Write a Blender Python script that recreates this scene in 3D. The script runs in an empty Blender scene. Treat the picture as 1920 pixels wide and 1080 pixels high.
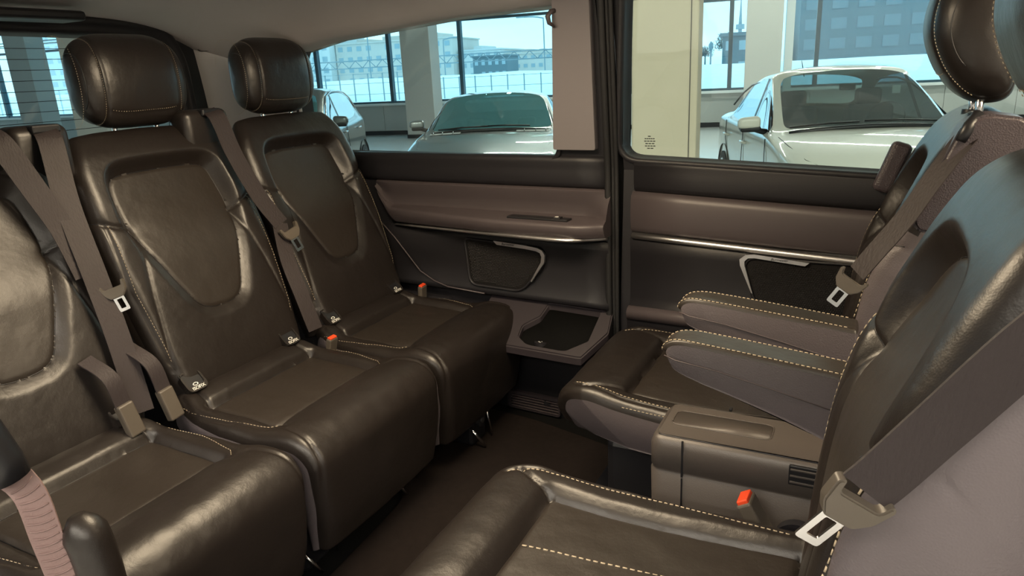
import bpy, bmesh, math, random
import numpy as np
from mathutils import Vector, Matrix, noise
random.seed(7)
C = bpy.context.scene.collection
D = bpy.data
PI = math.pi

# ------------------------------------------------------------------ camera
cam = D.cameras.new('camera'); camo = D.objects.new('camera', cam); C.objects.link(camo)
bpy.context.scene.camera = camo
cam.sensor_width = 36.0; cam.lens = 36.0 * 1331 / 1920; cam.clip_start = 0.02; cam.clip_end = 900
_y, _p, _r = map(math.radians, (27.5, 16.9, 2.9))
_F = Vector((-math.sin(_y) * math.cos(_p), math.cos(_y) * math.cos(_p), -math.sin(_p)))
_R0 = Vector((math.cos(_y), math.sin(_y), 0)); _U0 = _R0.cross(_F)
_R = _R0 * math.cos(_r) - _U0 * math.sin(_r); _U = _U0 * math.cos(_r) + _R0 * math.sin(_r)
camo.matrix_world = Matrix(((_R.x, _U.x, -_F.x, 0), (_R.y, _U.y, -_F.y, 0), (_R.z, _U.z, -_F.z, 1.18), (0, 0, 0, 1)))

# ------------------------------------------------------------------ world / light / exposure
sc = bpy.context.scene
sc.view_settings.view_transform = 'Standard'; sc.view_settings.look = 'None'
sc.view_settings.gamma = 1.0; sc.view_settings.use_curve_mapping = False
sc.view_settings.exposure = 0.36
try:
    sc.cycles.use_denoising = True
    sc.cycles.max_bounces = 10; sc.cycles.transparent_max_bounces = 24
    sc.cycles.sample_clamp_indirect = 6.0
    sc.cycles.caustics_reflective = False; sc.cycles.caustics_refractive = False
except Exception: pass
W = D.worlds.new('overcast_sky'); sc.world = W; W.use_nodes = True
nt = W.node_tree; nt.nodes.clear()
o_ = nt.nodes.new('ShaderNodeOutputWorld'); bg = nt.nodes.new('ShaderNodeBackground')
tc = nt.nodes.new('ShaderNodeTexCoord'); mp = nt.nodes.new('ShaderNodeMapping'); nz = nt.nodes.new('ShaderNodeTexNoise')
cr = nt.nodes.new('ShaderNodeValToRGB')
mp.inputs['Scale'].default_value = (1.5, 1.5, 9.0); nz.inputs['Scale'].default_value = 2.2; nz.inputs['Detail'].default_value = 5
cr.color_ramp.elements[0].position = .32; cr.color_ramp.elements[0].color = (.57, .72, .79, 1)
cr.color_ramp.elements[1].position = .68; cr.color_ramp.elements[1].color = (.74, .86, .91, 1)
nt.links.new(tc.outputs['Generated'], mp.inputs['Vector']); nt.links.new(mp.outputs[0], nz.inputs['Vector'])
nt.links.new(nz.outputs['Fac'], cr.inputs[0]); nt.links.new(cr.outputs[0], bg.inputs[0]); bg.inputs[1].default_value = 2.1
nt.links.new(bg.outputs[0], o_.inputs[0])

A9 = math.radians(9)
def SP(s, n, z=0.0):                                   # showroom frame: s along the glazed front, n away from the van
    return Vector((s * math.cos(A9) - n * math.sin(A9), s * math.sin(A9) + n * math.cos(A9), z))
GZ = -0.42                                             # showroom floor level

def area(name, loc, rot, sx, sy, power, col):
    l = D.lights.new(name, 'AREA'); l.shape = 'RECTANGLE'; l.size = sx; l.size_y = sy; l.energy = power; l.color = col
    o = D.objects.new(name, l); o.location = loc; o.rotation_euler = rot; C.objects.link(o); return o
WARM = (1.0, .80, .54)
# showroom ceiling lamp rows (their tubes are built further down)
LAMP_ROWS = [(-6.5, 1.5), (-3.2, 1.5), (1.8, 1.5), (13.2, 1.5), (16.4, 1.5)]
for n_, s_ in LAMP_ROWS:
    area('showroom_lamp_light', SP(s_, n_, 4.55), (0, 0, A9), 13.0, .08, 260 if n_ > 0 else 560, (1, .90, .76))
# unseen reading lamps in the van's own ceiling (warm), enlarged to broaden leather highlights
area('dome_light', (-0.80, 1.10, 1.41), (0, 0, 0), .70, .34, 17.0, WARM)
area('dome_light', (0.50, 1.15, 1.41), (0, math.radians(20), 0), .60, .34, 14.0, WARM)

# ------------------------------------------------------------------ materials
MATS = {}
def mat(name, col, rough=.5, metal=0.0, bump=0.0, bscale=300.0, coat=0.0, var=0.0, vscale=6.0, spec=.5, bump2=0.0, b2scale=30.0,
        emit=None, aniso=None, stretch=None, voro=False, sheen=0.0):
    if name in MATS: return MATS[name]
    m = D.materials.new(name); m.use_nodes = True; t = m.node_tree; b = t.nodes['Principled BSDF']
    b.inputs['Base Color'].default_value = (*col, 1); b.inputs['Roughness'].default_value = rough
    b.inputs['Metallic'].default_value = metal; b.inputs['Coat Weight'].default_value = coat
    b.inputs['Coat Roughness'].default_value = .04; b.inputs['Specular IOR Level'].default_value = spec
    if sheen: b.inputs['Sheen Weight'].default_value = sheen
    tcn = t.nodes.new('ShaderNodeTexCoord'); vec = tcn.outputs['Object']
    if stretch:
        mpn = t.nodes.new('ShaderNodeMapping'); mpn.inputs['Scale'].default_value = stretch
        t.links.new(vec, mpn.inputs['Vector']); vec = mpn.outputs[0]
    if var:
        n = t.nodes.new('ShaderNodeTexNoise'); n.inputs['Scale'].default_value = vscale; n.inputs['Detail'].default_value = 4
        t.links.new(vec, n.inputs['Vector'])
        mx = t.nodes.new('ShaderNodeMix'); mx.data_type = 'RGBA'
        mx.inputs['A'].default_value = (*[c * (1 - var) for c in col], 1); mx.inputs['B'].default_value = (*[min(1, c * (1 + var)) for c in col], 1)
        t.links.new(n.outputs['Fac'], mx.inputs['Factor']); t.links.new(mx.outputs['Result'], b.inputs['Base Color'])
    last = None
    for st, sca, vo in ((bump, bscale, voro), (bump2, b2scale, False)):
        if not st: continue
        if vo:
            n = t.nodes.new('ShaderNodeTexVoronoi'); n.inputs['Scale'].default_value = sca; out = n.outputs['Distance']
        else:
            n = t.nodes.new('ShaderNodeTexNoise'); n.inputs['Scale'].default_value = sca; n.inputs['Detail'].default_value = 3; out = n.outputs['Fac']
        t.links.new(vec, n.inputs['Vector'])
        bp = t.nodes.new('ShaderNodeBump'); bp.inputs['Strength'].default_value = st; bp.inputs['Distance'].default_value = .5 / sca
        t.links.new(out, bp.inputs['Height'])
        if last: t.links.new(last, bp.inputs['Normal'])
        last = bp.outputs[0]
    if last: t.links.new(last, b.inputs['Normal'])
    if emit:
        b.inputs['Emission Color'].default_value = (*emit[0], 1); b.inputs['Emission Strength'].default_value = emit[1]
    MATS[name] = m; return m
def glass(name, tint, f0=.06, rough=0.0, gcol=(.95, .97, 1)):
    m = D.materials.new(name); m.use_nodes = True; t = m.node_tree; t.nodes.clear()
    o = t.nodes.new('ShaderNodeOutputMaterial'); tr = t.nodes.new('ShaderNodeBsdfTransparent'); g = t.nodes.new('ShaderNodeBsdfGlossy')
    lw = t.nodes.new('ShaderNodeLayerWeight'); lw.inputs[0].default_value = .25
    ma = t.nodes.new('ShaderNodeMath'); ma.operation = 'MULTIPLY_ADD'; ma.inputs[1].default_value = .32; ma.inputs[2].default_value = f0
    mx = t.nodes.new('ShaderNodeMixShader'); tr.inputs[0].default_value = (*tint, 1); g.inputs[0].default_value = (*gcol, 1); g.inputs['Roughness'].default_value = rough
    t.links.new(lw.outputs['Fresnel'], ma.inputs[0]); t.links.new(ma.outputs[0], mx.inputs[0])
    t.links.new(tr.outputs[0], mx.inputs[1]); t.links.new(g.outputs[0], mx.inputs[2]); t.links.new(mx.outputs[0], o.inputs[0])
    MATS[name] = m; return m
LEA = mat('black_leather', (.0135, .0105, .0092), .38, bump=.09, bscale=480, voro=True, bump2=.09, b2scale=24, spec=.50)
LEAI = mat('black_leather_insert', (.0205, .0160, .0130), .42, bump=.10, bscale=520, voro=True, bump2=.08, b2scale=22, spec=.50)
SIDE = mat('grained_side_leather', (.098, .083, .090), .50, bump=.25, bscale=420, voro=True)
GRAIN = mat('grained_plastic', (.060, .048, .055), .40, bump=.5, bscale=420, voro=True)
MAUVE = mat('mauve_soft_trim', (.066, .054, .058), .44, bump=.15, bscale=600)
DARK = mat('dark_trim_plastic', (.0115, .0108, .0135), .50, bump=.3, bscale=700)
DARKER = mat('black_plastic', (.010, .010, .012), .38, bump=.1, bscale=500)
RUBB = mat('black_rubber', (.008, .008, .009), .6)
CONS = mat('console_plastic', (.060, .051, .046), .42, bump=.35, bscale=600)
PILL2 = mat('pillar_fabric_brightened', (.62, .60, .60), .85, bump=.3, bscale=900)  # same fabric as PILL, brightened in colour to stand in for light
PILL = mat('pillar_fabric_dimmed', (.18, .165, .172), .85, bump=.3, bscale=900)  # same fabric as PILL2, darkened in colour to offset strong light
HEADL = mat('headliner_fabric', (.50, .455, .44), .92, bump=.4, bscale=800, var=.05)
CARP = mat('black_brown_carpet', (.012, .009, .008), .96, bump=1.0, bscale=900, var=.35, vscale=60, spec=.08)
CARP2 = mat('dark_carpet', (.005, .005, .005), .96, bump=1.0, bscale=900, spec=.08)
CHRO = mat('satin_chrome', (.80, .78, .78), .32, 1.0)
STEEL = mat('belt_steel', (.80, .80, .82), .16, 1.0)
DSTEEL = mat('dark_steel', (.16, .16, .17), .38, .9)
STIT = mat('cream_thread', (.46, .38, .27), .7)
BELT = mat('belt_webbing', (.027, .021, .022), .58, bump=.5, spec=.3, bscale=260, stretch=(1, 1, .35))
BELTR = mat('ribbed_belt_webbing', (.19, .125, .12), .6, bump=.6, bscale=500)
BPLA = mat('belt_tongue_plastic', (.085, .072, .058), .38)
RED = mat('orange_red_plastic', (.75, .07, .02), .4)
WHT = mat('white_print', (.80, .80, .76), .6)
GRIL = mat('speaker_mesh', (.007, .006, .006), .6, bump=.5, bscale=500, voro=True, spec=.25)
RUST = mat('copper_residue', (.32, .12, .05), .45, .5)
VGL = glass('van_window_glass', (.84, .95, .96), .03)
CGL = glass('curtain_wall_glass', (.80, .94, .98), .03)
CARG = glass('windscreen_glass', (.50, .62, .62), .05)
CARGC = glass('teal_reflection_glass', (.66, .92, .95), .50, gcol=(.42, .92, 1.0))  # teal window reflection painted in through the gloss colour
CARGS = glass('side_window_glass', (.22, .27, .30), .28)
WPNT = mat('white_car_paint', (.80, .78, .69), .30, coat=1.0)
SPNT = mat('silver_car_paint', (.34, .37, .37), .32, .65, coat=1.0)
DPNT = mat('dark_grey_car_paint', (.20, .22, .22), .3, .6, coat=1.0)
TYRE = mat('tyre_rubber', (.015, .015, .016), .7)
ALLO = mat('alloy_wheel', (.6, .6, .6), .3, .9)
PLAS = mat('white_plaster', (.47, .47, .45), .8, bump=.05, bscale=60)
BEIG = mat('cream_column_paint', (.56, .48, .36), .75, bump=.05, bscale=60)
CEIL = mat('showroom_ceiling_paint', (.45, .44, .41), .9)
TILE = mat('showroom_floor_tile', (.50, .50, .48), .22, var=.06, vscale=.6)
MULL = mat('mullion_metal', (.055, .10, .13), .4, .4)
SILL = mat('white_sill', (.75, .78, .78), .5)
SNOW = mat('snow', (.80, .88, .91), .85, bump=.5, bscale=2.5, var=.04, vscale=.5)
FENC = mat('fence_metal', (.36, .46, .50), .6)
BLD1 = mat('hazed_pale_facade', (.60, .62, .62), .9, var=.05, vscale=.2)  # aerial haze mixed into the facade colour
BLD2 = mat('hazed_brick_facade', (.58, .54, .50), .9, var=.08, vscale=.3)  # brick lightened, distance haze included in the colour
BLD3 = mat('dark_facade', (.11, .17, .20), .7, var=.15, vscale=.15)
BWD = mat('dark_window_glass', (.145, .215, .25), .4)
BWIN = mat('hazed_window_glass', (.30, .40, .45), .4)  # window colour lightened to include distance haze
BIN = mat('bin_plastic', (.026, .021, .025), .45, bump=.2, bscale=600)
TRUS = mat('truss_steel', (.22, .30, .34), .6)
TREE = mat('bare_tree_twigs', (.12, .16, .17), .9)
LAMP = mat('lamp_tube', (1, .95, .85), .5, emit=((1, .88, .66), 9.0))

# ------------------------------------------------------------------ helpers
def link(name, me, m=None, parent=None, smooth=True):
    o = D.objects.new(name, me); C.objects.link(o)
    if m is not None and not me.materials: me.materials.append(m)
    if parent is not None: o.parent = parent
    if smooth and len(me.polygons): me.polygons.foreach_set('use_smooth', [True] * len(me.polygons))
    return o
def mesh(name, verts, faces, m=None, parent=None, smooth=True):
    me = D.meshes.new(name); me.from_pydata([tuple(map(float, v)) for v in verts], [], [tuple(map(int, f)) for f in faces]); me.update()
    return link(name, me, m, parent, smooth)
def bmobj(name, bm, m, parent=None, smooth=False):
    bmesh.ops.recalc_face_normals(bm, faces=bm.faces)
    me = D.meshes.new(name); bm.to_mesh(me); bm.free(); return link(name, me, m, parent, smooth)
def empty(name, loc=(0, 0, 0), rz=0.0, label=None, cat=None, group=None):
    o = D.objects.new(name, None); C.objects.link(o); o.location = loc; o.rotation_euler = (0, 0, rz); o.empty_display_size = .05
    if label: tag(o, label, cat, group)
    return o
def tag(o, label=None, cat=None, group=None, kind=None):
    if label: o['label'] = label
    if cat: o['category'] = cat
    if group: o['group'] = group
    if kind: o['kind'] = kind
    return o
def struct(o): o['kind'] = 'structure'; return o
def bm_box(bm, c, s, rot=None, bev=0.0, seg=2):
    r = bmesh.ops.create_cube(bm, size=1.0); vs = r['verts']
    M = Matrix.Translation(Vector(c)) @ (rot.to_4x4() if rot is not None else Matrix.Identity(4)) @ Matrix.Diagonal((*s, 1))
    bmesh.ops.transform(bm, matrix=M, verts=vs)
    if bev:
        es = list({e for v in vs for e in v.link_edges}); bmesh.ops.bevel(bm, geom=es, offset=bev, segments=seg, profile=.5, affect='EDGES')
def box(name, c, s, m, parent=None, rz=0.0, bev=0.0, rot=None, seg=2):
    bm = bmesh.new(); bm_box(bm, c, s, rot if rot is not None else Matrix.Rotation(rz, 3, 'Z'), bev, seg)
    return bmobj(name, bm, m, parent, smooth=False)
def smooth_pts(P, n=60, closed=False):
    P = [np.array(p, float) for p in P]; out = []
    N = len(P); segs = N if closed else N - 1
    for i in range(segs):
        p0 = P[(i - 1) % N] if (closed or i > 0) else 2 * P[0] - P[1]
        p1 = P[i]; p2 = P[(i + 1) % N]
        p3 = P[(i + 2) % N] if (closed or i < N - 2) else 2 * P[-1] - P[-2]
        for k in range(12):
            t = k / 12.0
            out.append(.5 * ((2 * p1) + (-p0 + p2) * t + (2 * p0 - 5 * p1 + 4 * p2 - p3) * t * t + (-p0 + 3 * p1 - 3 * p2 + p3) * t ** 3))
    if not closed: out.append(P[-1])
    out = np.array(out); return resample(out, n, closed)
def resample(P, n, closed=False):
    P = np.asarray(P, float)
    if closed: P = np.vstack([P, P[:1]])
    L = np.r_[0, np.cumsum(np.linalg.norm(np.diff(P, axis=0), axis=1))]
    t = np.linspace(0, L[-1], n + 1)[:-1] if closed else np.linspace(0, L[-1], n)
    return np.stack([np.interp(t, L, P[:, k]) for k in range(P.shape[1])], 1)
def round_poly(P, r, seg=5):
    P = [np.array(p, float) for p in P]; out = []
    for i, p in enumerate(P):
        a = P[i - 1]; b = P[(i + 1) % len(P)]
        rr = r[i] if isinstance(r, (list, tuple)) else r
        va = (a - p); vb = (b - p); la = np.linalg.norm(va); lb = np.linalg.norm(vb); q = min(rr, la * .49, lb * .49)
        s = p + va / la * q; e = p + vb / lb * q
        for k in range(seg + 1):
            t = k / seg; out.append((1 - t) ** 2 * s + 2 * t * (1 - t) * p + t * t * e)
    return np.array(out)
def tube(name, pts, rad, m, parent=None, seg=8, caps=True, add=None):
    pts = [Vector(p) for p in pts]; n = len(pts); V = []; F = []
    T = [(pts[min(i + 1, n - 1)] - pts[max(i - 1, 0)]).normalized() for i in range(n)]
    a = Vector((0, 0, 1)) if abs(T[0].z) < .9 else Vector((1, 0, 0)); nn = (a - T[0] * a.dot(T[0])).normalized()
    for i in range(n):
        nn = (nn - T[i] * nn.dot(T[i])).normalized(); b = T[i].cross(nn)
        r = rad[i] if isinstance(rad, (list, tuple)) else rad
        for k in range(seg):
            an = 2 * PI * k / seg; V.append(pts[i] + nn * math.cos(an) * r + b * math.sin(an) * r)
    for i in range(n - 1):
        for k in range(seg): F.append((i * seg + k, i * seg + (k + 1) % seg, (i + 1) * seg + (k + 1) % seg, (i + 1) * seg + k))
    if caps: F.append(tuple(range(seg))[::-1]); F.append(tuple(range((n - 1) * seg, n * seg)))
    if add is not None:
        o = len(add[0]); add[0].extend(V); add[1].extend([tuple(i + o for i in f) for f in F]); return
    return mesh(name, V, F, m, parent)
def loft(name, loops, m, parent=None, close=True, cap=False, smooth=True):
    n = len(loops[0]); V = [p for l in loops for p in l]; F = []
    for i in range(len(loops) - 1):
        for k in range(n if close else n - 1):
            k2 = (k + 1) % n; F.append((i * n + k, i * n + k2, (i + 1) * n + k2, (i + 1) * n + k))
    if cap: F.append(tuple(range(n))[::-1]); F.append(tuple(range((len(loops) - 1) * n, len(loops) * n)))
    return mesh(name, V, F, m, parent, smooth)
def plate(name, outer, holes, f, d0, d1, m, parent=None, sub=None):
    """flat panel with holes in (u,z), front at depth d0, back at d1; f(u,d,z) -> point"""
    bm = bmesh.new(); es = []; loops = [np.asarray(outer)] + [np.asarray(h) for h in holes]; idx = []
    for L in loops:
        vs = [bm.verts.new((p[0], p[1], 0)) for p in L]
        for i in range(len(vs)): es.append(bm.edges.new((vs[i], vs[(i + 1) % len(vs)])))
    bmesh.ops.triangle_fill(bm, use_beauty=True, use_dissolve=False, edges=es)
    if sub:
        for cut, co in sub:
            for c0 in cut:
                no = (1, 0, 0) if co == 'u' else (0, 1, 0); pc = (c0, 0, 0) if co == 'u' else (0, c0, 0)
                bmesh.ops.bisect_plane(bm, geom=bm.verts[:] + bm.edges[:] + bm.faces[:], plane_co=pc, plane_no=no)
    ext = bmesh.ops.extrude_face_region(bm, geom=bm.faces[:])
    back = {e for e in ext['geom'] if isinstance(e, bmesh.types.BMVert)}
    for v in bm.verts:
        v.co = Vector(f(v.co.x, d1 if v in back else d0, v.co.y))
    return bmobj(name, bm, m, parent)
def sweep(name, prof, us, f, m, parent=None, cap=True):
    """open or closed (w,z) profile swept along u"""
    loops = []
    for u in us:
        pr = prof(u) if callable(prof) else prof
        loops.append([f(u, w, z) for w, z in pr])
    return loft(name, loops, m, parent, close=True, cap=cap, smooth=True)
def autosmooth(o, ang=35):
    me = o.data; me.polygons.foreach_set('use_smooth', [True] * len(me.polygons))
    bm = bmesh.new(); bm.from_mesh(me); a = math.radians(ang)
    for e in bm.edges:
        if len(e.link_faces) == 2 and e.calc_face_angle(0) > a: e.smooth = False
    bm.to_mesh(me); bm.free(); return o
def text(name, body, M, size, m, parent=None, shear=0.0, ext=.0003):
    cu = D.curves.new(name, 'FONT'); cu.body = body; cu.size = size; cu.shear = shear; cu.extrude = ext; cu.align_x = 'CENTER'; cu.align_y = 'CENTER'
    t = D.objects.new(name, cu); C.objects.link(t); dg = bpy.context.evaluated_depsgraph_get(); dg.update()
    me = D.meshes.new_from_object(t.evaluated_get(dg)); D.objects.remove(t, do_unlink=True); D.curves.remove(cu)
    me.transform(M); me.materials.clear(); o = link(name, me, m, parent, smooth=False); return o
def frame(x, y, z, o):
    return Matrix(((x[0], y[0], z[0], o[0]), (x[1], y[1], z[1], o[1]), (x[2], y[2], z[2], o[2]), (0, 0, 0, 1)))

# ------------------------------------------------------------------ upholstery pads
def segdist(S, Dd, P, closed=False):
    P = np.asarray(P, float); Q = np.vstack([P, P[:1]]) if closed else P
    best = np.full(S.shape, 1e9); bx = np.zeros(S.shape); by = np.zeros(S.shape)
    for a, b in zip(Q[:-1], Q[1:]):
        ab = b - a; L = ab @ ab + 1e-12
        t = np.clip(((S - a[0]) * ab[0] + (Dd - a[1]) * ab[1]) / L, 0, 1); cx = a[0] + t * ab[0]; cy = a[1] + t * ab[1]
        d = np.hypot(S - cx, Dd - cy); k = d < best; best = np.where(k, d, best); bx = np.where(k, cx, bx); by = np.where(k, cy, by)
    return best, bx, by
def inside(S, Dd, P):
    P = np.asarray(P, float); r = np.zeros(S.shape, bool); n = len(P)
    for i in range(n):
        x1, y1 = P[i]; x2, y2 = P[(i + 1) % n]
        if y1 == y2: continue
        c = ((y1 > Dd) != (y2 > Dd)) & (S < (x2 - x1) * (Dd - y1) / (y2 - y1) + x1); r ^= c
    return r
class Pad:
    """soft upholstered body: a surface over (lateral s, arclength d) of a side profile, with seams, insets and walls"""
    def __init__(s, prof, inner, hw, k=.4, r=.03, sgn=1, nu=90, nv=130, seams=(), insets=(), wr=.0015, kt=None, bulge=.012, seed=0, kb=None):
        s.O = smooth_pts(prof, 240); s.I = smooth_pts(inner, 240); s.L = float(np.linalg.norm(np.diff(s.O, axis=0), axis=1).sum())
        s.hwp = hw; s.k = k; s.kb = k if kb is None else kb; s.r = r; s.sgn = sgn; s.nu, s.nv = nu, nv; s.seams = seams; s.insets = insets; s.wr = wr; s.bulge = bulge; s.seed = seed; s.off = 0.0
    def hw(s, t): return np.interp(t, [p[0] for p in s.hwp], [p[1] for p in s.hwp])
    def map(s, u, v):
        kk = np.where(v > 0, s.k, s.kb)
        vv = v * np.sqrt(1 - kk * u * u / 2); t = (vv + 1) / 2
        return u * np.sqrt(1 - kk * v * v / 2) * s.hw(t), t * s.L
    def inv(s, S, Dd):
        t = Dd / s.L; vv = 2 * t - 1; U = S / s.hw(t); u = U.copy(); v = vv.copy()
        kk = np.where(vv > 0, s.k, s.kb)
        for _ in range(12):
            u = U / np.sqrt(np.maximum(1 - kk * v * v / 2, .1)); v = vv / np.sqrt(np.maximum(1 - kk * u * u / 2, .1))
        return np.clip(u, -1, 1), np.clip(v, -1, 1)
    def height(s, S, Dd, u, v):
        t = Dd / s.L; e = np.minimum((1 - abs(u)) * s.hw(t), (1 - abs(v)) * s.L / 2)
        x = 1 - np.minimum(e / s.r, 1); h = -s.r * (1 - np.sqrt(np.maximum(1 - x * x, 0)))
        for P, dep, w, *vr in s.insets:
            d, _, _ = segdist(S, Dd, P, True); sd = np.where(inside(S, Dd, P), d, -d); q = np.clip((sd + w) / (w), 0, 1); q = q * q * (3 - 2 * q)
            if vr: g_ = np.clip((Dd - vr[0]) / (vr[1] - vr[0]), 0, 1); q = q * (.28 + .72 * g_ * g_ * (3 - 2 * g_))
            h = h + dep * q
        for sm in s.seams:
            P, g, gw, pf, pw = sm[:5]; d, _, _ = segdist(S, Dd, P, len(sm) > 5 and sm[5])
            h = h - g * np.exp(-(d / gw) ** 2) - pf * np.exp(-(d / pw))
        return h
    def point(s, S, Dd, h):
        S = S + s.off; f = np.clip(Dd / s.L, 0, 1) * (len(s.O) - 1); i = np.minimum(f.astype(int), len(s.O) - 2); w = (f - i)[..., None]
        p = s.O[i] * (1 - w) + s.O[i + 1] * w
        T = np.gradient(s.O, axis=0); T /= np.linalg.norm(T, axis=1)[:, None]; tt = T[i] * (1 - w) + T[i + 1] * w
        tt /= np.linalg.norm(tt, axis=-1)[..., None]
        a = p[..., 0] + s.sgn * -tt[..., 1] * h; b = p[..., 1] + s.sgn * tt[..., 0] * h
        return np.stack([a, S, b], -1)
    def at(s, S, Dd, lift=0.0):
        S = np.asarray(S, float); Dd = np.asarray(Dd, float); u, v = s.inv(S, Dd); return s.point(S, Dd, s.height(S, Dd, u, v) + lift)
    def build(s, name, m, parent, regions=(), wall=None, wallmat=None, back=True):
        q = np.linspace(-1, 1, s.nu); U = .72 * q + .28 * np.sin(q * PI / 2); q = np.linspace(-1, 1, s.nv); Vv = .8 * q + .2 * np.sin(q * PI / 2)
        u, v = np.meshgrid(U, Vv); S, Dd = s.map(u, v)
        cs = 1.1 * s.hw(.5) / s.nu
        for P in [r[0] for r in regions]:
            d, bx, by = segdist(S, Dd, P, True); kx = (d < cs) & (abs(u) < .97) & (abs(v) < .97)
            S = np.where(kx, bx, S); Dd = np.where(kx, by, Dd)
        uu, vv = s.inv(S, Dd); uu = np.where(abs(abs(u) - 1) < 1e-6, u, uu); vv = np.where(abs(abs(v) - 1) < 1e-6, v, vv)
        h = s.height(S, Dd, uu, vv)
        if s.wr:
            nzv = np.array([noise.noise(Vector((a * 9 + s.seed * 7.3, b * 9, s.seed))) + .5 * noise.noise(Vector((a * 26, b * 20 + s.seed * 3.1, 4.0))) for a, b in zip(S.ravel(), Dd.ravel())]).reshape(S.shape)
            h = h + s.wr * nzv
        P3 = s.point(S, Dd, h)
        nu, nv = s.nu, s.nv; V = P3.reshape(-1, 3); own = np.zeros((nv - 1, nu - 1), int)
        cx = (S[:-1, :-1] + S[1:, :-1] + S[:-1, 1:] + S[1:, 1:]) / 4; cy = (Dd[:-1, :-1] + Dd[1:, :-1] + Dd[:-1, 1:] + Dd[1:, 1:]) / 4
        for i, (P, nm, mm) in enumerate(regions): own[inside(cx, cy, P)] = i + 1
        outs = []
        ii, jj = np.meshgrid(range(nv - 1), range(nu - 1), indexing='ij'); a = ii * nu + jj
        quads = np.stack([a, a + 1, a + nu + 1, a + nu], -1)
        if s.sgn < 0: quads = quads[..., ::-1]
        for i in range(len(regions) + 1):
            F = quads[own == i]; ids, invx = np.unique(F, return_inverse=True); F2 = invx.reshape(F.shape)
            VV = V[ids]
            if i == 0:
                # walls from the rim to the inner profile
                loop = [(0, j) for j in range(nu)] + [(r_, nu - 1) for r_ in range(1, nv)] + [(nv - 1, j) for j in range(nu - 2, -1, -1)] + [(r_, 0) for r_ in range(nv - 2, 0, -1)]
                rim = np.array([P3[r_, c_] for r_, c_ in loop]); Sr = np.array([S[r_, c_] for r_, c_ in loop]); Dr = np.array([Dd[r_, c_] for r_, c_ in loop])
                f = np.clip(Dr / s.L, 0, 1) * 239; k0 = np.minimum(f.astype(int), 238); w = (f - k0)[:, None]; ip = s.I[k0] * (1 - w) + s.I[k0 + 1] * w
                inn = np.stack([ip[:, 0], Sr * .96 + s.off, ip[:, 1]], 1); sg = np.sign(Sr) * (abs(Sr) > .8 * s.hw(Dr / s.L))
                L = []; 
                for tq in (0, .06, .2, .4, .6, .8, .94, 1.0):
                    p = rim * (1 - tq) + inn * tq; p[:, 1] += sg * s.bulge * math.sin(PI * tq) ; L.append(p)
                n = len(loop); WV = np.vstack(L); WF = []
                for q_ in range(len(L) - 1):
                    for k in range(n):
                        k2 = (k + 1) % n; fc = (q_ * n + k, (q_ + 1) * n + k, (q_ + 1) * n + k2, q_ * n + k2)
                        WF.append(fc if s.sgn > 0 else fc[::-1])
                if back: WF.append(tuple(range((len(L) - 1) * n, len(L) * n)))
                if wall: outs.append(mesh(wall, WV, WF, wallmat or m, parent))
                else:
                    o0 = len(VV); VV = np.vstack([VV, WV]); F2 = [tuple(x) for x in F2] + [tuple(x + o0 for x in f_) for f_ in WF]
                outs.append(mesh(name, VV, F2, m, parent))
            else: outs.append(mesh(regions[i - 1][1], VV, F2, regions[i - 1][2], parent))
        return outs
    def edge(s, f, d0, d1, n=40):
        v = np.linspace(2 * d0 / s.L - 1, 2 * d1 / s.L - 1, n); S, Dd = s.map(np.full(n, float(f)), v); return np.stack([S, Dd], 1)
    def stitches(s, lines, parent, name='stitching', L=.0055, gap=.0035, w=.0011, lift=.0008, m=None):
        V = []; F = []
        for P in lines:
            P = resample(P, 400); Lt = np.linalg.norm(np.diff(P, axis=0), axis=1).sum(); n = max(2, int(Lt / (L + gap)))
            c = np.linspace(0, 399, n * 2 + 1)
            q = np.stack([np.interp(c, range(400), P[:, 0]), np.interp(c, range(400), P[:, 1])], 1)
            X = s.at(q[:, 0], q[:, 1], lift); Y = s.at(q[:, 0], q[:, 1], lift + .002)
            for i in range(n):
                a = X[2 * i]; b = X[2 * i] + (X[2 * i + 1] - X[2 * i]) * 1.25; nn = Y[2 * i] - X[2 * i]; nn /= np.linalg.norm(nn) + 1e-9
                t = b - a; t /= np.linalg.norm(t) + 1e-9; sd = np.cross(t, nn); o = len(V)
                for pt, zz in ((a, .4), (b, .4)):
                    V += [pt - sd * w - nn * w, pt + sd * w - nn * w, pt + sd * w * .6 + nn * w * .7, pt - sd * w * .6 + nn * w * .7]
                F += [(o, o + 1, o + 5, o + 4), (o + 1, o + 2, o + 6, o + 5), (o + 2, o + 3, o + 7, o + 6), (o + 3, o, o + 4, o + 7), (o, o + 3, o + 2, o + 1), (o + 4, o + 5, o + 6, o + 7)]
        r_ = mesh(name, V, F, m or STIT, parent); r_['kind'] = 'stuff'; return r_
def mir(P): return np.array([(-a, b) for a, b in P])

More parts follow.
